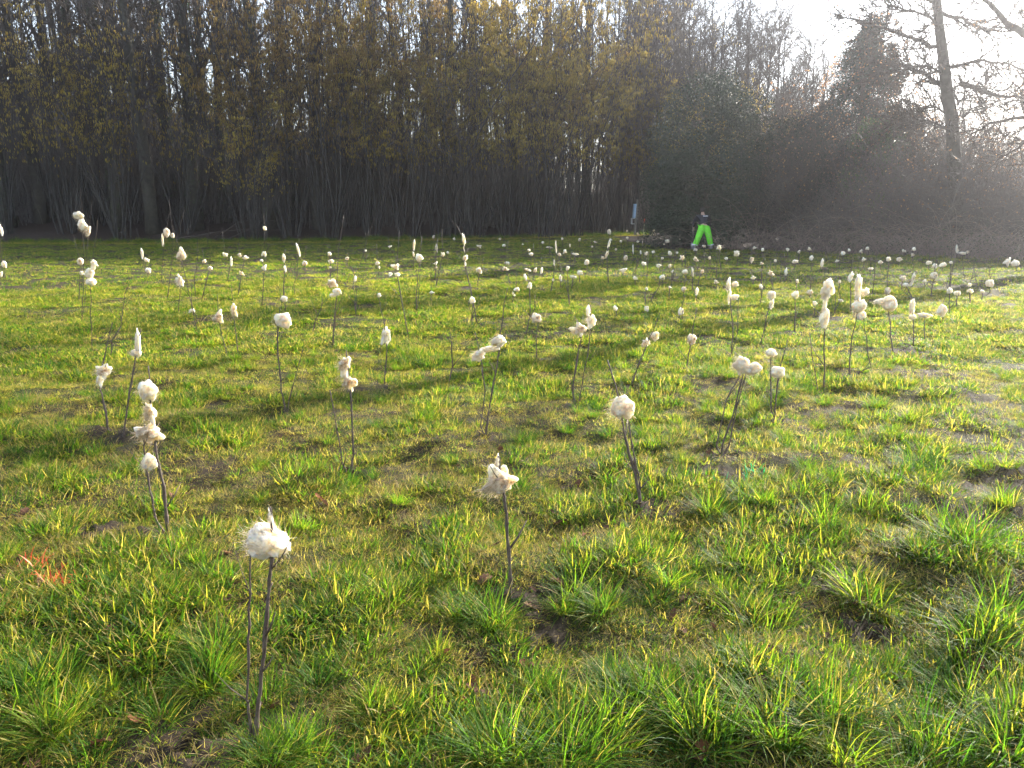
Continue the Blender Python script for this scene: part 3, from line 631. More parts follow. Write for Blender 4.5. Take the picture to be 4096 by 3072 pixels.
for i, (b, wools) in enumerate(FAR):
    B = on_ground(*b); B.z = gzf(B.x, B.y); dist = B.length
    sp = B - cam.location
    shade = B.y > 22.0
    if shade and B.x < 5: zone, g = 'shade', 'along the shaded strip below the wood'
    elif B.x > 6.5 and B.y > 13: zone, g = 'thicket', 'in front of the bramble thicket'
    elif B.y > 13: zone, g = 'sunny', 'in the sunlit back rows'
    else: zone, g = 'middle', 'in the middle rows of the field'
    wl = sorted(wools, key=lambda q: -q[1])
    pts = [Vector((0, 0, -.03))]
    for (x, y, ww, hh) in wl:
        p = at(x, y, B.y) - B
        if p.z > pts[-1].z + .05: pts.append(p)
    tip = pts[-1] + Vector((rnd.gauss(0, .04), 0, rnd.uniform(.10, .34) if rnd.random() < .65 else rnd.uniform(.4, .65))); pts.append(tip)
    if len(pts) == 3: pts.insert(1, pts[1] * .5 + Vector((rnd.gauss(0, .015), 0, 0)))
    r0 = .0085 if dist < 14 else .0115
    me = stem_mesh(pts, r0, .004, rnd, False)
    e = empty('sapling', B); obj('stem', me, e)
    if rnd.random() < .35:
        p2 = [Vector((0.01, 0, -.02)), pts[1] * .5 + Vector((rnd.gauss(0, .05), rnd.gauss(0, .03), 0)), pts[-2] + Vector((rnd.gauss(0, .10), rnd.gauss(0, .06), rnd.uniform(-.1, .2)))]
        obj('stem', stem_mesh(p2, r0 * .8, .0035, rnd, False), e)
    cnt = 'several wool tufts' if len(wl) > 1 else 'one wool tuft'
    tag(e, 'thin leafless sapling with %s %s' % (cnt, g), 'sapling', 'saplings ' + g + (' with several tufts' if len(wl) > 1 else ''))
    for (x, y, ww, hh) in wl:
        asp = hh / ww
        kind = 'col' if asp > 1.55 else ('flag' if asp < .62 else ('ball' if rnd.random() < .5 else 'ragged'))
        st = rnd.random() < .4
        o = place_wool(far_wool(kind, st, rnd.randrange(9)), x, y, ww * .94, hh * .94, B, '%s %swool tuft on a thin sapling %s' % (KIND_WORD[kind], 'stained ' if st else 'white ', g), '%s %s wool tufts %s' % (KIND_WORD[kind], 'stained' if st else 'white', g), rnd.uniform(-.5, .5), rnd.uniform(-.25, .25))

# bare whips without wool
WH = [((560,965),(530,880)),((1690,985),(1675,870)),((1740,1000),(1735,870)),((2160,1000),(2150,900)),((830,990),(838,880)),((1060,975),(1080,900)),((2530,1120),(2555,1030)),((2385,1100),(2405,1040)),
      ((2780,1110),(2815,1020)),((3490,1180),(3510,1010)),((3860,1120),(3850,1050)),((3905,1130),(3895,1050)),((3960,1120),(3955,1060)),((480,1290),(520,1120)),((440,1420),(480,1250)),((1250,1330),(1290,1190)),
      ((1990,1350),(2030,1150)),((2100,1330),(2140,1180)),((2600,1210),(2640,1120)),((3320,1050),(3300,980)),((2690,1110),(2700,1000)),((2945,1000),(2935,920)),((3410,1300),(3440,1090)),((1180,1175),(1182,1060)),
      ((1790,1530),(1800,1330)),((3120,1120),(3130,1000)),((780,1180),(790,960)),((1430,1080),(1500,870))]
for b, t in WH:
    B = on_ground(*b); B.z = gzf(B.x, B.y); T = at(t[0], t[1], B.y) - B
    e = empty('sapling', B)
    obj('stem', stem_mesh([Vector((0, 0, -.03)), T * .35 + Vector((rnd.gauss(0, .02), 0, 0)), T * .7 + Vector((rnd.gauss(0, .02), 0, 0)), T], .009, .004, rnd, False), e)
    tag(e, 'bare sapling whip without any wool', 'sapling', 'bare sapling whips')

# ------------------------------------------------------------------ fallen oak leaves
def oak_leaf(seed):
    rnd = random.Random(seed); n = 9; mb = MB(); vs = []; top = []
    for i in range(n + 1):
        f = i / n; wv = .03 * math.sin(math.pi * min(1, f * .93 + .05)) ** .8 * (1.0 if i % 2 else .55) + .002
        z = .012 * math.sin(f * 3 + seed) + rnd.uniform(0, .004)
        vs += [(-wv, (f - .5) * .11, z + wv * .5), (0, (f - .5) * .11, z), (wv * rnd.uniform(.8, 1.1), (f - .5) * .11, z + wv * rnd.uniform(.1, .8))]
    fs = []
    for i in range(n): fs += [(3*i, 3*i+1, 3*i+4, 3*i+3), (3*i+1, 3*i+2, 3*i+5, 3*i+4)]
    mb.add(vs, fs, rnd.uniform(.1, .9)); return mb.mesh('fallen_leaf', M_fallen)
LEAF = [oak_leaf(k) for k in range(5)]
LP = [(2990,2980),(3440,2380),(2740,2385),(2110,2760),(1790,2615),(2230,2340),(1945,2755),(3330,2740),(1085,2910),(3560,2940),(1940,2320),(2420,2290),(1300,2020),(1280,2000),(3480,2140),(2690,2440),(2330,2810),(2400,2820),(560,2880),(3090,2610),(770,1960),(740,1985),(2240,2090),(2115,1935),(3560,1910),(1830,1875),(2130,2360),(1100,2830),(1790,2420),(3290,2850),(1640,2410),(2560,2910),(2860,2480),(1010,2850),(960,2590)]
for _ in range(60): LP.append((rnd.uniform(60, 4040), 1750 + 1290 * rnd.random() ** .8))
for k, (px, py) in enumerate(LP):
    g = on_ground(px, py); o = obj('fallen_leaf', LEAF[k % 5]); z = gzf(g.x, g.y)
    o.location = (g.x, g.y, z + .018); s = rnd.uniform(.4, .8); o.scale = (s, s, s)
    o.rotation_euler = (rnd.gauss(0, .5), rnd.gauss(0, .35), rnd.uniform(0, 6.28))
    tag(o, 'small curled brown oak leaf lying in the grass', 'leaf', 'fallen oak leaves in the grass')

# ------------------------------------------------------------------ trees
def limb(mb, rnd, p, d, L, r, sides, seg, wob, lift=0.0, r_end=.25):
    pts = [Vector(p)]; d = Vector(d).normalized()
    for i in range(seg):
        d = (d + Vector((rnd.gauss(0, wob), rnd.gauss(0, wob), rnd.gauss(0, wob * .7) + lift))).normalized()
        pts.append(pts[-1] + d * (L / seg))
    mb.tube(pts, [r * (1 - (1 - r_end) * i / seg) for i in range(seg + 1)], sides, cap=False)
    return pts
def spread(rnd, d, ang):
    d = Vector(d).normalized(); o = d.orthogonal().normalized(); o.rotate(Matrix.Rotation(rnd.uniform(0, 6.283), 3, d))
    return (d * math.cos(ang) + o * math.sin(ang)).normalized()
def twigs(mb, rnd, pts, n, L0, L1, r, ang=(.5, 1.1), sub=3, lift=.06, seg=3, start=.15, tips=None):
    m = len(pts) - 1
    for k in range(n):
        f = start + (1 - start) * (k + rnd.random()) / n; j = min(m - 1, int(f * m)); p = pts[j].lerp(pts[j + 1], f * m - j)
        d = spread(rnd, pts[j + 1] - pts[j], rnd.uniform(*ang)); L = rnd.uniform(L0, L1) * (1.15 - .6 * f)
        q = limb(mb, rnd, p, d, L, r * (1.1 - .5 * f), 3, seg, .16, lift, .3)
        for s in range(sub):
            jj = rnd.randrange(1, len(q)); d2 = spread(rnd, q[jj] - q[jj - 1], rnd.uniform(.4, .9))
            t_ = limb(mb, rnd, q[jj], d2, L * rnd.uniform(.3, .6), r * .6, 3, 2, .15, lift, .45)
            if tips is not None: tips.append(t_[-1]); tips.append(t_[1])
        if tips is not None: tips += q[1:]
def leaves(P, size, seed, mat, name, droop=0.3, tv=.35, aspect=.6):
    """cloud of small folded leaves, one mesh"""
    rg = np.random.default_rng(seed); P = np.asarray(P, float); n = len(P)
    d = rg.normal(size=(n, 3)); d[:, 2] -= droop; d /= np.linalg.norm(d, axis=1)[:, None]
    u = np.cross(d, rg.normal(size=(n, 3))); u /= np.linalg.norm(u, axis=1)[:, None]
    nn = np.cross(d, u); L = size * rg.uniform(.6, 1.25, n)[:, None]
    W = L * aspect * .5
    V = np.stack([P, P + d * L * .5 + u * W + nn * L * .12, P + d * L, P + d * L * .5 - u * W + nn * L * .12], 1).reshape(-1, 3)
    b = np.arange(n)[:, None] * 4
    Fq = np.concatenate([b + np.array([[0, 1, 2]]), b + np.array([[0, 2, 3]])])
    me = bpy.data.meshes.new(name); me.from_pydata(V.tolist(), [], Fq.tolist())
    A = me.attributes.new('tint', 'FLOAT', 'POINT'); A.data.foreach_set('value', np.repeat(np.clip(.45 + rg.normal(0, tv, n), 0, 1), 4).astype('f'))
    me.materials.append(mat); return me
def trunk_pts(rnd, H, seg, wob):
    p = Vector((0, 0, -.3)); out = [p.copy()]; d = Vector((rnd.gauss(0, .012), rnd.gauss(0, .012), 1))
    for i in range(seg):
        d = (d + Vector((rnd.gauss(0, wob), rnd.gauss(0, wob), .05))).normalized(); p = p + d * ((H + .3) / seg); out.append(p.copy())
    return out
def along(pts, f):
    m = len(pts) - 1; j = min(m - 1, int(f * m)); return pts[j].lerp(pts[j + 1], f * m - j), (pts[j + 1] - pts[j]).normalized()
def make_tree(name, seed, H, r, first, nl, ll, sub, tw, mat, ivy=0, steep=(.5, .9), tr=.017):
    rnd = random.Random(seed); root = empty(name); pts = trunk_pts(rnd, H, 12, .022)
    tb = MB(); rad = [r * (1.25 if i == 0 else 1) * (1 - .82 * (i / 12) ** 1.1) for i in range(13)]
    tb.tube(pts, rad, 9); tb.build('trunk', mat, root)
    cb = MB(); tips = []
    for k in range(nl):
        f = first + (1 - first) * (k + rnd.random() * .8) / nl
        p, d = along(pts, min(.99, f)); q = spread(rnd, d, rnd.uniform(*steep)); L = ll * (1.15 - .75 * (f - first) / (1 - first)) * rnd.uniform(.7, 1.2)
        lr = r * (1 - .8 * f) * .42 * rnd.uniform(.7, 1.1) + .012
        b = limb(cb, rnd, p, q, L, lr, 5, 6, .13, .07, .2)
        twigs(cb, rnd, b, sub, L * .24, L * .58, max(tr, lr * .4), (.4, .95), tw, .05, 3, .08, tips)
    cb.build('crown', M_twig, root)
    if ivy:
        rg = np.random.default_rng(seed); n = ivy; P = []
        for k in range(n):
            f = rnd.random() ** .8 * .62; p, d = along(pts, f); a = rnd.uniform(0, 6.28); rr = r * (1 - .8 * f) + abs(rnd.gauss(.03, .06))
            P.append((p.x + rr * math.cos(a), p.y + rr * math.sin(a), p.z))
        obj('ivy', leaves(P, .09, seed, M_ivy, 'ivy', .6), root)['kind'] = 'stuff'
    return root
random.seed(3); rnd = random.Random(1234)
def place(protos, used, k, loc, rz, sc, label, cat, group):
    if k not in used: used.add(k); o = protos[k]; o.location = loc; o.rotation_euler = (0, 0, rz); o.scale = sc if isinstance(sc, tuple) else (sc, sc, sc)
    else: o = copy_tree(protos[k], loc, rz, sc)
    tag(o, label, cat, group); return o

# tall trees of the wood edge
BIG = [make_tree('woodland_tree', 60 + k, 19 + k % 3, .27 + .035 * (k % 3), .24, 28, 3.4, 11, 4, M_trunk, (2600, 0, 1800, 0)[k % 4], (.5, .9), .016) for k in range(5)]
bu = set()
def big_label(k): return 'thick-trunked leafless tree %s at the wood edge' % ('with ivy climbing its trunk' if k % 4 in (0, 2) else 'with a bare mossy trunk')
BT = [(80,41),(140,43.5),(207,42),(400,44),(503,41),(640,40.5),(730,45),(812,41.5),(925,43.5),(1012,46),(1100,42.5),(1190,45),(1285,43),(1420,47),(1520,45),(1640,48),(1797,46.5),(1900,50),(2050,49),(2190,52),(2330,51),(2480,54),(2590,57),(300,47),(570,48),(880,50),(-60,42),(-160,44),(-300,41)]
for n_, (px, Y) in enumerate(BT):
    x = (px - 2048) / F_PX * Y * 1.0; k = (n_ * 3 + n_ // 5) % 5; s = rnd.uniform(.9, 1.1)
    place(BIG, bu, k, (x, Y, gzf(x, Y)), rnd.uniform(0, 6.28), (s * rnd.uniform(.9, 1.15), s * rnd.uniform(.9, 1.15), s), big_label(k), 'tree', 'thick trees %s along the wood edge' % ('with ivy' if k % 4 in (0, 2) else 'without ivy'))
# slender poles further in
POLE = [make_tree('pole_tree', 80 + k, 15 + k % 4, .075 + .02 * (k % 3), .36, 15, 2.0, 6, 3, M_pole, 0, (.35, .7), .018) for k in range(6)]
pu = set()
for n_ in range(240):
    px = rnd.uniform(-250, 2720); Y = rnd.uniform(46 + max(0, px) * .004, 70); x = (px - 2048) / F_PX * Y; k = n_ % 6; s = rnd.uniform(.85, 1.2)
    place(POLE, pu, k, (x, Y, gzf(x, Y)), rnd.uniform(0, 6.28), (s * rnd.uniform(.7, 1.3), s * rnd.uniform(.7, 1.3), s), 'slender straight leafless pole tree deep in the wood', 'tree', 'slender pole trees inside the wood')
# bare trees beyond the thickets, crowns against the sky
BARE = [make_tree('bare_tree', 120 + k, 13 + k % 3 * 1.3, .13, .16, 30, 4.6, 13, 5, M_pole, 0, (.5, 1.0), .019) for k in range(4)]
eu = set()
BR = [(2470,50,-60),(2540,48.5,-60),(2600,51,-80),(2640,48,-30),(2700,49,-60),(2740,45.5,0),(2790,47.5,-40),(2840,44.5,40),(2880,46,0),(2930,48.5,30),(2960,44,70),(3010,45.5,60),(3060,48,80),(3090,44,130),(3140,46,120),(3190,48,170),(3220,44.5,230),(3270,46,250),(3320,48,330),(3380,47,420),(3600,52,480),(3720,50,500),(3850,52,520),(4000,50,560),(2570,55,-100),(2680,57,-60),(2820,56,-20),(2990,55,60)]
for n_, (px, Y, yt) in enumerate(BR):
    x = (px - 2048) / F_PX * Y; k = n_ % 4; h = at(px, yt, Y).z - gzf(x, Y); s = h / (13 + k % 3 * 1.3)
    place(BARE, eu, k, (x, Y, gzf(x, Y)), rnd.uniform(0, 6.28), s, 'bare grey tree with a fine twiggy crown beyond the thicket', 'tree', 'bare twiggy trees beyond the thicket')

# hazels hung with catkins
def make_hazel(seed, H, cmat, ncat, spreadf=.30):
    rnd = random.Random(seed); root = empty('hazel'); sb = MB(); tb = MB(); tips = []
    for k in range(14):
        a = rnd.uniform(0, 6.28); d = Vector((math.cos(a) * spreadf * rnd.uniform(.2, 1.2), math.sin(a) * spreadf * rnd.uniform(.2, 1.2), 1))
        p = Vector((math.cos(a) * .3, math.sin(a) * .3, -.2)); L = H * rnd.uniform(.65, 1.05)
        st = limb(sb, rnd, p, d, L, rnd.uniform(.018, .045), 5, 9, .075, .0, .25)
        for j in range(9):
            f = .28 + .7 * (j + rnd.random()) / 9; q, dd = along(st, min(.98, f))
            b = limb(tb, rnd, q, spread(rnd, dd, rnd.uniform(.5, 1.0)), rnd.uniform(.9, 2.1) * (1.2 - .6 * f), .014, 4, 4, .15, .02, .3)
            twigs(tb, rnd, b, 8, .3, .9, .007, (.4, 1.0), 2, .0, 2, .1, tips)
    sb.build('stems', M_pole, root); tb.build('twigs', M_twig, root)['kind'] = 'stuff'
    cb = MB()
    cen = [rnd.choice(tips) for _ in range(16)]           # catkins hang thickest round some boughs
    def dens(p): return max(math.exp(-((p - c).length / 1.1) ** 2) for c in cen)
    made = 0; guard = 0
    while made < ncat and guard < ncat * 12:
        guard += 1
        p = rnd.choice(tips)
        if rnd.random() > (.08 + .92 * dens(p)) * min(1, max(.03, (p.z / H - .22) / .35)): continue
        tn = rnd.random()
        for c in range(rnd.randint(1, 4)):
            q = p + Vector((rnd.gauss(0, .05), rnd.gauss(0, .05), rnd.gauss(0, .03))); L = rnd.uniform(.09, .19); r = rnd.uniform(.012, .019)
            dx, dy = rnd.gauss(0, .012), rnd.gauss(0, .012)
            vs = [tuple(q)] + [(q.x + dx * .5 + r * math.cos(t), q.y + dy * .5 + r * math.sin(t), q.z - L * .45) for t in (0, 2.09, 4.19)] + [(q.x + dx, q.y + dy, q.z - L)]
            cb.add(vs, [(0, 1, 2), (0, 2, 3), (0, 3, 1), (4, 2, 1), (4, 3, 2), (4, 1, 3)], min(1, max(0, tn + rnd.gauss(0, .15)))); made += 1
    cb.build('catkins', cmat, root)['kind'] = 'stuff'
    return root
HZ = [make_hazel(200, 10.5, M_catkin_y, 5000), make_hazel(201, 12, M_catkin_o, 7500), make_hazel(202, 10, M_catkin_y, 8000), make_hazel(203, 10.0, M_catkin_y, 2200)]
hu = set()
HP = [(520,39.5,3,1.15),(300,40,3,1.2),(60,40,3,1.15),(760,40.5,3,1.1),(1010,40,1,1.2),(1180,40.5,1,1.3),(1330,41,1,1.3),(1500,42,1,1.2),(1640,41.5,2,1.25),(1760,43,1,1.15),(1900,42.5,2,1.35),(2040,44,2,1.4),(2160,43.5,2,1.35),(2290,45.5,2,1.45),(2400,48,2,1.35),(2490,51,2,1.3),(2600,51.5,2,1.2),(1060,38.8,0,.8),(2230,44,1,1.2),(1830,43,0,1.3),(2790,38,2,.78),(2900,38.5,2,.74),(2990,38,2,.62),(420,42,3,1.2),(2660,48,2,1.25),(2080,47,0,1.5),(1420,44,2,1.4)]
for n_, (px, Y, k, s) in enumerate(HP):
    x = (px - 2048) / F_PX * Y
    place(HZ, hu, k, (x, Y, gzf(x, Y)), rnd.uniform(0, 6.28), s,
          ('tall hazel shrub hung with yellow catkins' if k in (0, 2) else ('tall hazel shrub thick with tan-orange catkins' if k == 1 else 'thin hazel shrub with only a few catkins')) + (' behind the dark evergreen bush' if px > 2700 else ' at the wood edge'),
          'hazel', 'hazels %s%s' % (('yellow', 'tan', 'yellow', 'sparse')[k], ' behind the evergreen' if px > 2700 else ''))

# undergrowth of thin shoots in the wood: nobody could count it
def brush(seed, n, H0, H1, rad):
    rnd = random.Random(seed); mb = MB()
    for k in range(n):
        p = Vector((rnd.gauss(0, rad), rnd.gauss(0, rad), -.1)); L = rnd.uniform(H0, H1)
        st = limb(mb, rnd, p, (rnd.gauss(0, .16), rnd.gauss(0, .16), 1), L, rnd.uniform(.012, .03), 3, 5, .06, .02, .25)
        twigs(mb, rnd, st, 5, L * .12, L * .28, .005, (.4, .9), 1, .05, 2, .3)
    return mb.mesh('brush', M_greytwig)
BRS = [brush(300 + k, 26, 1.4 + .4 * k, 3.2 + .7 * k, .55) for k in range(5)]
n = 1000
bx = rng.uniform(-48, 14, n); by = edge_y(bx) + 5.0 + rng.random(n) ** 1.2 * 24
bx *= by / 40
pz = gz(bx, by); by = np.maximum(by, edge_y(bx) + rng.uniform(2.6, 6, n)); pz = gz(bx, by)
scatter('undergrowth', BRS, np.stack([bx, by, pz], -1), np.stack([rng.normal(0, .06, n), rng.normal(0, .06, n), rng.uniform(0, 6.28, n)], -1),
        rng.uniform(.7, 1.25, n), rng.integers(0, 5, n), 'dense dark undergrowth of thin brown shoots inside the wood', 'undergrowth', 'brush_source')

# fallen branches lying at the wood edge
for k, (a, b, Y) in enumerate([((1120,920),(660,1000),39),((1200,755),(860,960),40),((1140,880),(900,850),39.5),((1690,660),(1600,720),42)]):
    mb = MB(); A, Bq = at(*a, Y), at(*b, Y - .3); A.z = max(A.z, gzf(A.x, A.y) + .02); Bq.z = max(min(Bq.z, gzf(Bq.x, Bq.y) + .03), gzf(Bq.x, Bq.y))
    mid = A.lerp(Bq, .5) + Vector((0, 0, .18)); pts = [Bq, Bq.lerp(mid, .5), mid, mid.lerp(A, .5) + Vector((0, 0, .1)), A]
    mb.tube(pts, [.022, .02, .018, .014, .008], 5); twigs(mb, rnd, [Vector(p) for p in pts], 6, .4, .9, .006, (.4, .8), 1)
    tag(mb.build('fallen_branch', M_twig), 'thin dead branch leaning in the brush at the wood edge', 'branch', 'dead branches at the wood edge')

# ------------------------------------------------------------------ thickets on the right
def blob_points(rg, cs, n):
    """points in a lumpy crown: mostly near the shells of several overlapping clumps"""
    cs = np.asarray(cs, float); k = rg.choice(len(cs), n, p=(cs[:, 3] ** 2) / (cs[:, 3] ** 2).sum())
    d = rg.normal(size=(n, 3)); d /= np.linalg.norm(d, axis=1)[:, None]
    r = cs[k, 3] * (1 - .45 * rg.random(n) ** 1.5) * (1 + rg.normal(0, .08, n))
    P = cs[k, :3] + d * r[:, None]
    return P[P[:, 2] > .05]
def make_evergreen(name, seed, H, Wd, nleaf, lsize, lmat, label, cat, conical=False, droop=.3):
    rnd = random.Random(seed); rg = np.random.default_rng(seed); root = empty(name)
    tb = MB(); pts = trunk_pts(rnd, H * .9, 8, .03); tb.tube(pts, [.14 * (1 - .85 * i / 8) for i in range(9)], 7)
    cs = []
    for k in range(70):
        f = (k + rnd.random()) / 70; z = H * (.06 + .90 * f)
        prof = min(1, 1.25 * (1 - f) ** .62) if conical else math.sin(math.pi * min(1, .22 + .72 * f)) ** .55
        a = rnd.uniform(0, 6.28); rr = Wd * .5 * prof * rnd.uniform(.35, 1.0)
        cs.append((rr * math.cos(a), rr * math.sin(a), z, rnd.uniform(.35, .75) * (Wd / 4) * (.55 + .6 * prof)))
        if k % 2 == 0:
            p, d = along(pts, min(.95, f)); tb.tube([p, p.lerp(Vector(cs[-1][:3]), .5) + Vector((0, 0, .1)), Vector(cs[-1][:3])], [.035, .02, .008], 4, cap=False)
    tb.build('trunk', M_trunk, root)
    obj('crown', leaves(blob_points(rg, cs, nleaf), lsize, seed, lmat, 'crown', droop), root)['kind'] = 'stuff'
    return tag(root, label, cat)
def put_at(o, px, Y, rz=0, s=1):
    x = (px - 2048) / F_PX * Y; o.location = (x, Y, gzf(x, Y) - .05); o.rotation_euler = (0, 0, rz); o.scale = (s, s, s) if not isinstance(s, tuple) else s; return o
put_at(make_evergreen('holly_bush', 31, 7.0, 5.3, 66000, .085, M_holly, 'tall dark evergreen bush behind the person in green trousers', 'bush'), 2810, 33.4)
put_at(make_evergreen('holly_bush', 32, 4.8, 3.2, 26000, .085, M_holly, 'lower dark evergreen bush beside the trail sign', 'bush'), 2722, 35.0, 0, .85)
put_at(make_evergreen('holly_bush', 33, 5.2, 4.4, 40000, .08, M_holly, 'dark evergreen bush below the cone-shaped tree', 'bush'), 3130, 32.5)
put_at(make_evergreen('ivy_bush', 34, 5.0, 2.8, 22000, .09, M_ivy, 'bright ivy-green bush right under the cone-shaped tree', 'bush'), 3440, 30.5)
# cone-shaped tree with withered leaves
ct = make_evergreen('cone_tree', 35, 9.4, 4.8, 95000, .095, M_holly, 'cone-shaped dark tree speckled with withered brown leaves above the thicket', 'tree', True, .5)
rgb = np.random.default_rng(8); P = []
for k in range(2600):
    f = rgb.random() * .97; a = rgb.uniform(0, 6.28); rr = 2.6 * min(1, 1.25 * (1 - f) ** .62) * rgb.uniform(.9, 1.15) + .15
    P.append((rr * math.cos(a), rr * math.sin(a), .5 + 9.0 * f))
obj('withered_leaves', leaves(P, .11, 9, M_brown, 'withered_leaves', .8), ct)['kind'] = 'stuff'
put_at(ct, 3395, 33.5)

def make_shrub(name, seed, H, Wd, stems, mat, leafn=0):
    rnd = random.Random(seed); root = empty(name); mb = MB(); tips = []
    for k in range(stems):
        a = rnd.uniform(0, 6.28); s_ = rnd.uniform(.1, 1.0); d = Vector((math.cos(a) * Wd / H * s_ * .55, math.sin(a) * Wd / H * s_ * .55, 1))
        st = limb(mb, rnd, (math.cos(a) * .5 * s_, math.sin(a) * .5 * s_, -.1), d, H * rnd.uniform(.6, 1.05), rnd.uniform(.012, .03), 4, 7, .09, .0, .2)
        twigs(mb, rnd, st, 16, H * .12, H * .36, .011, (.4, 1.1), 4, .03, 3, .08, tips)
    mb.build('stems', mat, root)
    if leafn:
        P = [tuple(rnd.choice(tips)) for _ in range(leafn)]
        obj('withered_leaves', leaves(P, .085, seed, M_brown, 'withered_leaves', .8), root)['kind'] = 'stuff'
    return root
SHR = [make_shrub('bare_shrub', 400, 4.6, 3.4, 30, M_greytwig, 420), make_shrub('bare_shrub', 401, 3.8, 3.6, 30, M_greytwig, 260), make_shrub('bare_shrub', 402, 5.2, 3.0, 26, M_twig, 700), make_shrub('bare_shrub', 403, 3.0, 3.0, 28, M_greytwig, 0)]
su = set()
SP = [(3060,32.4,0,.9),(3120,31.4,1,.8),(3200,31,2,1.1),(3270,29.8,3,.9),(3330,30.5,2,.9),(3480,29,0,.9),(3540,31,2,1.2),(3600,29,0,1.05),(3660,31.5,2,1.15),(3700,27.6,1,1.05),(3780,28.5,0,1.0),(3850,30,2,1.0),(3900,26.8,0,.9),(3960,28.8,1,1.0),(4030,26,1,.9),(4080,28.5,0,.9),(4180,27,0,.9),(4300,29,2,.85),(3460,33,2,1.3),(3600,34,2,1.3),(3760,33,0,1.25),(3920,33,2,1.1),(4070,33,0,1.0),(4240,33,2,.9),(3060,34.5,2,1.2),(3160,33.5,2,1.25),(4420,30,0,.9),(4560,31,1,.9)]
for n_, (px, Y, k, s) in enumerate(SP):
    x = (px - 2048) / F_PX * Y
    place(SHR, su, k, (x, Y, gzf(x, Y)), rnd.uniform(0, 6.28), s, ('dense leafless grey-twigged shrub in the thicket', 'low spreading leafless grey shrub in the thicket', 'brown-twigged shrub still holding withered leaves in the thicket', 'small bushy leafless shrub without any leaves in the thicket')[k], 'shrub', ('grey shrubs', 'low grey shrubs', 'brown shrubs', 'small shrubs')[k] + ' in the thicket')
def make_bramble(seed, n):
    rnd = random.Random(seed); root = empty('bramble'); mb = MB(); P = []
    for k in range(n):
        a = rnd.uniform(0, 6.28); p = Vector((rnd.gauss(0, .5), rnd.gauss(0, .35), -.05)); L = rnd.uniform(1.2, 3.2)
        d = Vector((math.cos(a) * .7, math.sin(a) * .5, rnd.uniform(.6, 1.3))); pts = [p]; d.normalize()
        for i in range(9):
            d = (d + Vector((rnd.gauss(0, .05), rnd.gauss(0, .05), -.17))).normalized(); q = pts[-1] + d * L / 9; q.z = max(q.z, .04); pts.append(q)
            if rnd.random() < .25: P.append(tuple(q))
        mb.tube(pts, [.007 - .0005 * i for i in range(10)], 3, cap=False)
    mb.build('canes', M_cane, root); obj('leaves', leaves(P, .07, seed, M_ivy, 'leaves', .3), root)['kind'] = 'stuff'
    return root
BRM = [make_bramble(450 + k, 60) for k in range(3)]; mu = set()
for n_, (px, Y) in enumerate([(2970,31.4),(3040,30),(3150,29.6),(3240,29.2),(3330,28.8),(3420,28.2),(3500,27.8),(3580,27.2),(3660,26.8),(3740,26.3),(3820,25.8),(3900,25.3),(3980,25),(4060,24.7),(4150,24.6),(4260,25),(3300,30.2),(3620,28.6),(3800,27.4),(3950,26.8),(2890,32.2)]):
    x = (px - 2048) / F_PX * Y; s = rnd.uniform(.8, 1.15)
    place(BRM, mu, n_ % 3, (x, Y, gzf(x, Y)), rnd.uniform(0, 6.28), s, 'tangle of arching bramble canes at the foot of the thicket', 'bramble', 'brambles at the foot of the thicket')

# big leafless tree on the right, traced limb by limb at its own distance
def traced_tree(name, Y, trunk, limbs, label, seed, H=17.0, dense=1.0):
    rnd = random.Random(seed); root = empty(name); tp = [at(a, b, Y) for a, b, _ in trunk]; B = tp[0].copy(); B.z = gzf(B.x, B.y); root.location = B
    tp = [p - B for p in tp]; tp[0].z = -.3; rad = [c / 2 / F_PX * Y for _, _, c in trunk]
    tb = MB(); tb.tube(tp, rad, 10); tb.build('trunk', M_trunk, root)
    cb = MB(); tips = []
    for path, r0, dy in limbs:
        q = [at(a, b, Y + dy * i / (len(path) - 1)) - B for i, (a, b) in enumerate(path)]
        # smooth the limb
        fine = []
        for i in range(len(q) - 1):
            for k in range(3): fine.append(q[i].lerp(q[i + 1], k / 3) + Vector((rnd.gauss(0, .03), rnd.gauss(0, .03), rnd.gauss(0, .03))) * (1 if k else 0))
        fine.append(q[-1]); m = len(fine) - 1
        cb.tube(fine, [r0 * .78 * (1 - .8 * i / m) for i in range(m + 1)], 6, cap=False)
        ln = sum((fine[i + 1] - fine[i]).length for i in range(m))
        twigs(cb, rnd, fine, int((14 + ln * 9) * dense), .5, 1.7, .027, (.5, 1.2), 6, .02, 4, .05, tips)
    # upper crown continuing above the frame
    top = tp[-1]; d = (tp[-1] - tp[-2]).normalized(); up = limb(cb, rnd, top, d, max(1, H - top.z), rad[-1], 7, 8, .05, .05, .15)
    for k in range(18):
        p, dd = along(up, (k + .5) / 18 * .97); L = 4.2 * (1.1 - .9 * k / 18)
        b = limb(cb, rnd, p, spread(rnd, dd, rnd.uniform(.6, 1.1)), L, .05 * (1.1 - .8 * k / 18) + .01, 5, 6, .12, .05, .2)
        twigs(cb, rnd, b, int(14 * dense), L * .2, L * .5, .02, (.4, 1.0), 4, .03, 3, .1, tips)
    cb.build('crown', M_twig, root)
    cp = [tuple(rnd.choice(tips)) for _ in range(900)]
    obj('cones', leaves(cp, .06, seed, M_brown, 'cones', 2.0, .2, .45), root)['kind'] = 'stuff'
    return tag(root, label, 'tree')
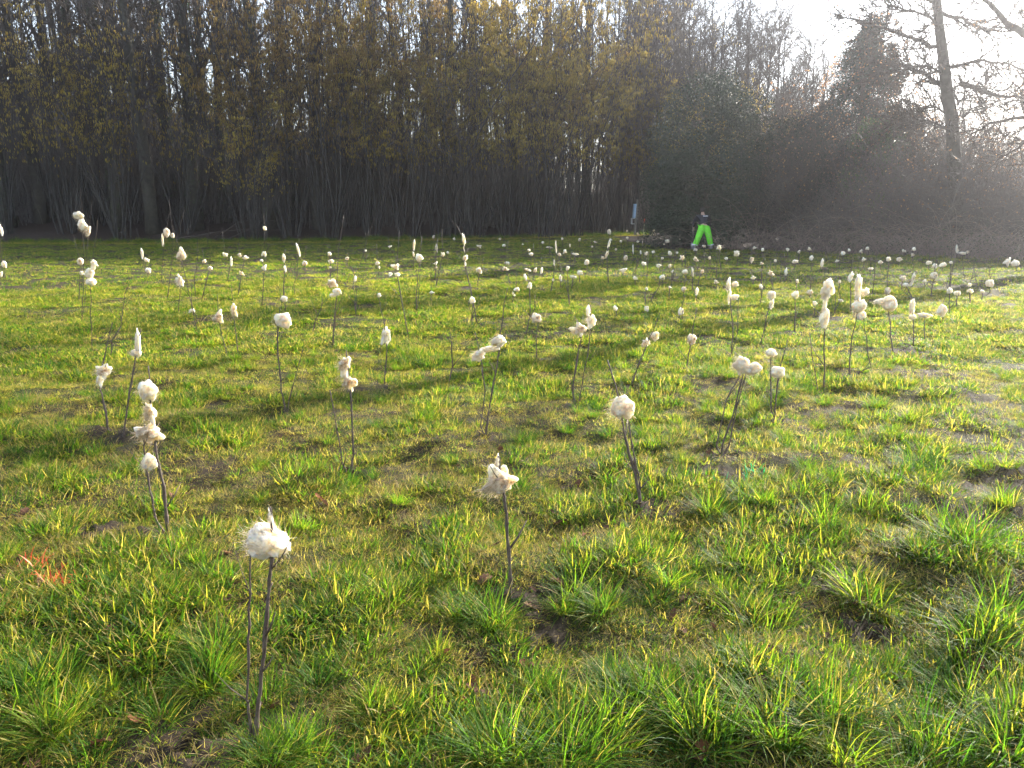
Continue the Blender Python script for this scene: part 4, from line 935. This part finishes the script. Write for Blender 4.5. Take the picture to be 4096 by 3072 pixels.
traced_tree('alder_tree', 27.0, [(3832,1010,60),(3822,800,54),(3818,640,50),(3806,470,46),(3788,370,43),(3772,220,38),(3756,100,34),(3745,-20,30)],
  [([(3754,185),(3655,154),(3532,111),(3409,74),(3347,72)], .09, -1.0), ([(3780,358),(3717,308),(3643,259),(3501,253)], .11, .8), ([(3770,300),(3690,262),(3560,280),(3490,300)], .05, -1.5),
   ([(3800,460),(3720,420),(3640,450),(3560,480)], .045, 1.0), ([(3756,110),(3700,60),(3620,40),(3500,-10)], .07, -1.2), ([(3835,333),(3902,352),(3995,383),(4096,395),(4200,380)], .12, -.8),
   ([(3791,271),(3933,240),(4040,255),(4110,290)], .08, 1.2), ([(3765,50),(3850,70),(3920,110),(3990,120),(4060,100)], .08, -.6), ([(3850,470),(3900,430),(3930,420)], .05, .3), ([(3820,520),(3700,480),(3600,470)], .07, -.6), ([(3750,20),(3680,-40),(3600,-60)], .06, .8),
   ([(3830,420),(3860,380),(3848,330)], .06, -.3)],
  'big leafless tree with drooping limbs and small cones rising from the thicket', 71)
traced_tree('oak_tree', 23.0, [(4460,1050,90),(4450,700,84),(4430,400,78),(4420,100,70),(4410,-150,62)],
  [([(4420,200),(4250,180),(4096,136),(4025,93),(3965,18),(3890,-40)], .20, -.5), ([(4430,420),(4280,440),(4096,469),(3952,494),(3880,540)], .11, .8), ([(4440,560),(4250,540),(4096,570),(3990,640)], .09, 1.0), ([(4425,330),(4300,330),(4150,400),(4050,420)], .08, -1.0), ([(4418,0),(4250,-60),(4060,-50)], .14, .6)],
  'large leafless tree whose limbs reach in over the brambles', 72, 15.0, .45)

# ------------------------------------------------------------------ trail sign and marker stake
sg = empty('trail_sign', (0, 0, 0)); p0 = at(2538, 937, 47.0); g0 = gzf(p0.x, p0.y); sg.location = (p0.x, p0.y, g0)
mb = MB(); mb.tube([(0, 0, -.2), (.05, 0, 1.0), (.10, 0, 2.12)], [.075, .075, .07], 4); mb.build('post', M_wood, sg, False)
m_blue = plain('pale_blue_panel', (.42, .60, .80), .35, .08); m_white = plain('white_frame', (.60, .62, .64), .5, .08)
mb = MB(); mb.box((-.16, -.05, 1.05), (-.005, .45, 1.86)); mb.build('panel', m_blue, sg, False).rotation_euler = (0, R(3), 0)
mb = MB(); mb.box((-.20, -.04, .68), (-.16, .34, 1.04)); mb.box((-.16, -.04, .68), (-.03, .34, .72)); mb.box((-.16, -.04, 1.0), (-.02, .34, 1.04)); mb.build('lower_frame', m_white, sg, False)
for k in range(6):
    mb = MB(); z = .95 + k * .17; mb.box((.12, -.03, z), (.18, .25, z + .08)); mb.build('bracket', M_wood, sg, False)
tag(sg, 'wooden post with a pale blue panel seen edge-on by the wood', 'sign')
st = empty('marker_stake'); p0 = at(2576, 921, 45.5); st.location = (p0.x, p0.y, gzf(p0.x, p0.y))
mb = MB(); mb.box((-.025, -.025, -.1), (.025, .025, .78)); mb.build('shaft', plain('pale_stake_wood', (.42, .40, .26), .7), st, False)
mb = MB(); mb.tube([(0, 0, .78), (0, 0, .97), (0, 0, 1.0)], [.036, .036, .02], 4); mb.build('red_tip', plain('red_paint', (.65, .07, .03), .5), st, False)
tag(st, 'thin pale stake with a red painted tip beside the trail sign', 'stake')

# ------------------------------------------------------------------ person
def skin(name, J, E, mat, parent, sub=2, root=0):
    me = bpy.data.meshes.new(name); me.from_pydata([j[0] for j in J], E, [])
    o = obj(name, me, parent); bm = bmesh.new(); bm.from_mesh(me); lay = bm.verts.layers.skin.verify(); bm.verts.ensure_lookup_table()
    for i, j in enumerate(J):
        bm.verts[i][lay].radius = j[1] if isinstance(j[1], tuple) else (j[1], j[1]); bm.verts[i][lay].use_root = (i == root)
    bm.to_mesh(me); bm.free()
    o.modifiers.new('skin', 'SKIN').use_smooth_shade = True; sm = o.modifiers.new('sub', 'SUBSURF'); sm.levels = sm.render_levels = sub
    me.materials.append(mat); return o
m_skin = plain('skin', (.42, .27, .20), .5, .1); m_lime = plain('lime_workwear', (.16, .75, .02), .6, .10, 14)
m_navy = plain('dark_navy_jacket', (.010, .011, .018), .8, .3); m_strip = plain('reflective_tape', (.55, .56, .62), .3, .1)
m_boot = plain('dusty_boot', (.20, .20, .22), .7, .3); m_hair = plain('dark_hair', (.02, .016, .012), .6)
g = at(2812, 992, 30.6); gx, gy = g.x, 30.6; gz0 = gzf(gx, gy)
HL, HR, KL, KR, AL, AR = (-.10, 0, .84), (.10, 0, .84), (-.22, -.05, .46), (.21, -.04, .46), (-.34, .02, .09), (.32, .03, .09)
PJ = [((0, .02, .91), (.10, .08)), ((0, .14, 1.06), (.10, .08)), ((.0, .30, 1.26), (.13, .09)), ((0, .37, 1.36), .055), ((.01, .42, 1.43), (.078, .09)), ((.01, .45, 1.52), (.075, .09)),
      (HL, .10), (KL, .062), (AL, .045), ((-.35, .16, .03), (.035, .03)), (HR, .10), (KR, .062), (AR, .045), ((.33, .17, .03), (.035, .03)),
      ((-.20, .30, 1.26), .055), ((-.32, .40, 1.01), .042), ((-.27, .57, .82), .032), ((.20, .30, 1.26), .055), ((.31, .42, 1.01), .042), ((.22, .58, .84), .032)]
PE = [(0,1),(1,2),(2,3),(3,4),(4,5),(0,6),(6,7),(7,8),(8,9),(0,10),(10,11),(11,12),(12,13),(2,14),(14,15),(15,16),(2,17),(17,18),(18,19)]
for s_, w_ in ((-1, 16), (1, 19)):
    wx, wy, wz = PJ[w_][0]
    pi_ = len(PJ); PJ.append(((wx + .005, wy + .05, wz - .045), (.03, .018))); PE.append((w_, pi_))
    for f, (dx, ln) in enumerate([(-.026, .065), (-.009, .075), (.009, .07), (.024, .055)]):
        a = len(PJ); PJ.append(((wx + dx, wy + .08, wz - .075), .009)); PJ.append(((wx + dx, wy + .09, wz - .075 - ln), .008)); PE += [(pi_, a), (a, a + 1)]
    a = len(PJ); PJ.append(((wx - s_ * .04, wy + .05, wz - .07), .010)); PJ.append(((wx - s_ * .045, wy + .07, wz - .11), .009)); PE += [(pi_, a), (a, a + 1)]
person = skin('person', PJ, PE, m_skin, None, 1); person.location = (gx, gy, gz0 + .02)
tag(person, 'person in lime green work trousers and dark jacket stooping by the bushes', 'person')
TJ = [((0, .06, 1.01), (.165, .135)), ((-.105, -.02, .80), (.145, .145)), ((-.22, -.05, .46), (.125, .12)), ((-.33, .01, .14), (.115, .11)), ((.105, -.02, .80), (.145, .145)), ((.21, -.04, .46), (.125, .12)), ((.31, .02, .14), (.115, .11))]
skin('trousers', TJ, [(0,1),(1,2),(2,3),(0,4),(4,5),(5,6)], m_lime, person)
JJ = [((0, .05, .89), (.185, .16)), ((0, .15, 1.07), (.18, .14)), ((0, .30, 1.27), (.20, .14)), ((0, .37, 1.36), .08), ((-.22, .30, 1.26), .075), ((-.33, .40, 1.01), .062), ((-.28, .55, .86), .05), ((.22, .30, 1.26), .075), ((.32, .42, 1.01), .062), ((.23, .56, .88), .05)]
jk = skin('jacket', JJ, [(0,1),(1,2),(2,3),(2,4),(4,5),(5,6),(2,7),(7,8),(8,9)], m_navy, person)
mb = MB(); mb.box((-.02, .12, 1.265), (.15, .25, 1.30)); mb.build('reflective_strip', m_strip, person, False)
for (x, y, z, nm) in ((AL[0], AL[1], 0, 'boot'), (AR[0], AR[1], 0, 'boot')):
    skin(nm, [((x, y, .20), .07), ((x, y, .06), .075), ((x, y + .15, .04), (.06, .05))], [(0,1),(1,2)], m_boot, person, 1)
hb = MB(); lobe(hb, (.01, .425, 1.505), .098, .11, .11, 5, 3, .06); hb.build('hair', m_hair, person)
for (x, y) in ((-.325, .01), (.305, .02)):
    mb = MB(); mb.tube([(x * .985, y, .215), (x, y, .17)], .122, 12); mb.build('reflective_band', m_strip, person)
# spade held in the left hand
sp_ = empty('spade', (gx - .29, gy + .61, gz0)); mb = MB(); mb.tube([(0.04, 0, .25), (0, 0, .8), (-.06, -.05, 1.02)], .016, 6); mb.build('shaft', M_wood, sp_)
mb = MB(); mb.tube([(-.12, -.05, 1.03), (.0, -.05, 1.05)], .017, 6); mb.build('handle', M_wood, sp_)
mb = MB(); mb.box((-.05, -.01, .0), (.13, .01, .27)); mb.build('blade', plain('spade_steel', (.25, .25, .26), .4, .2, 20, 1), sp_)
tag(sp_, 'wooden-handled spade standing at the stooping person\'s hand', 'spade')

# ------------------------------------------------------------------ thin haze, added for the sunward glow and lifted darks
def haze_box():
    mb = MB(); mb.box((-430, -430, -2), (430, 430, 40)); m = bpy.data.materials.new('haze_air'); m.use_nodes = True; t = m.node_tree
    t.nodes.remove(t.nodes['Principled BSDF']); v = t.nodes.new('ShaderNodeVolumePrincipled')
    v.inputs['Color'].default_value = (.95, .95, 1, 1); v.inputs['Density'].default_value = .0017; v.inputs['Anisotropy'].default_value = .88
    t.links.new(v.outputs[0], t.nodes['Material Output'].inputs['Volume'])
    tag(mb.build('haze', m, None, False), 'thin haze added over the field for a glow on the sunward side', 'haze', kind='stuff')
haze_box()
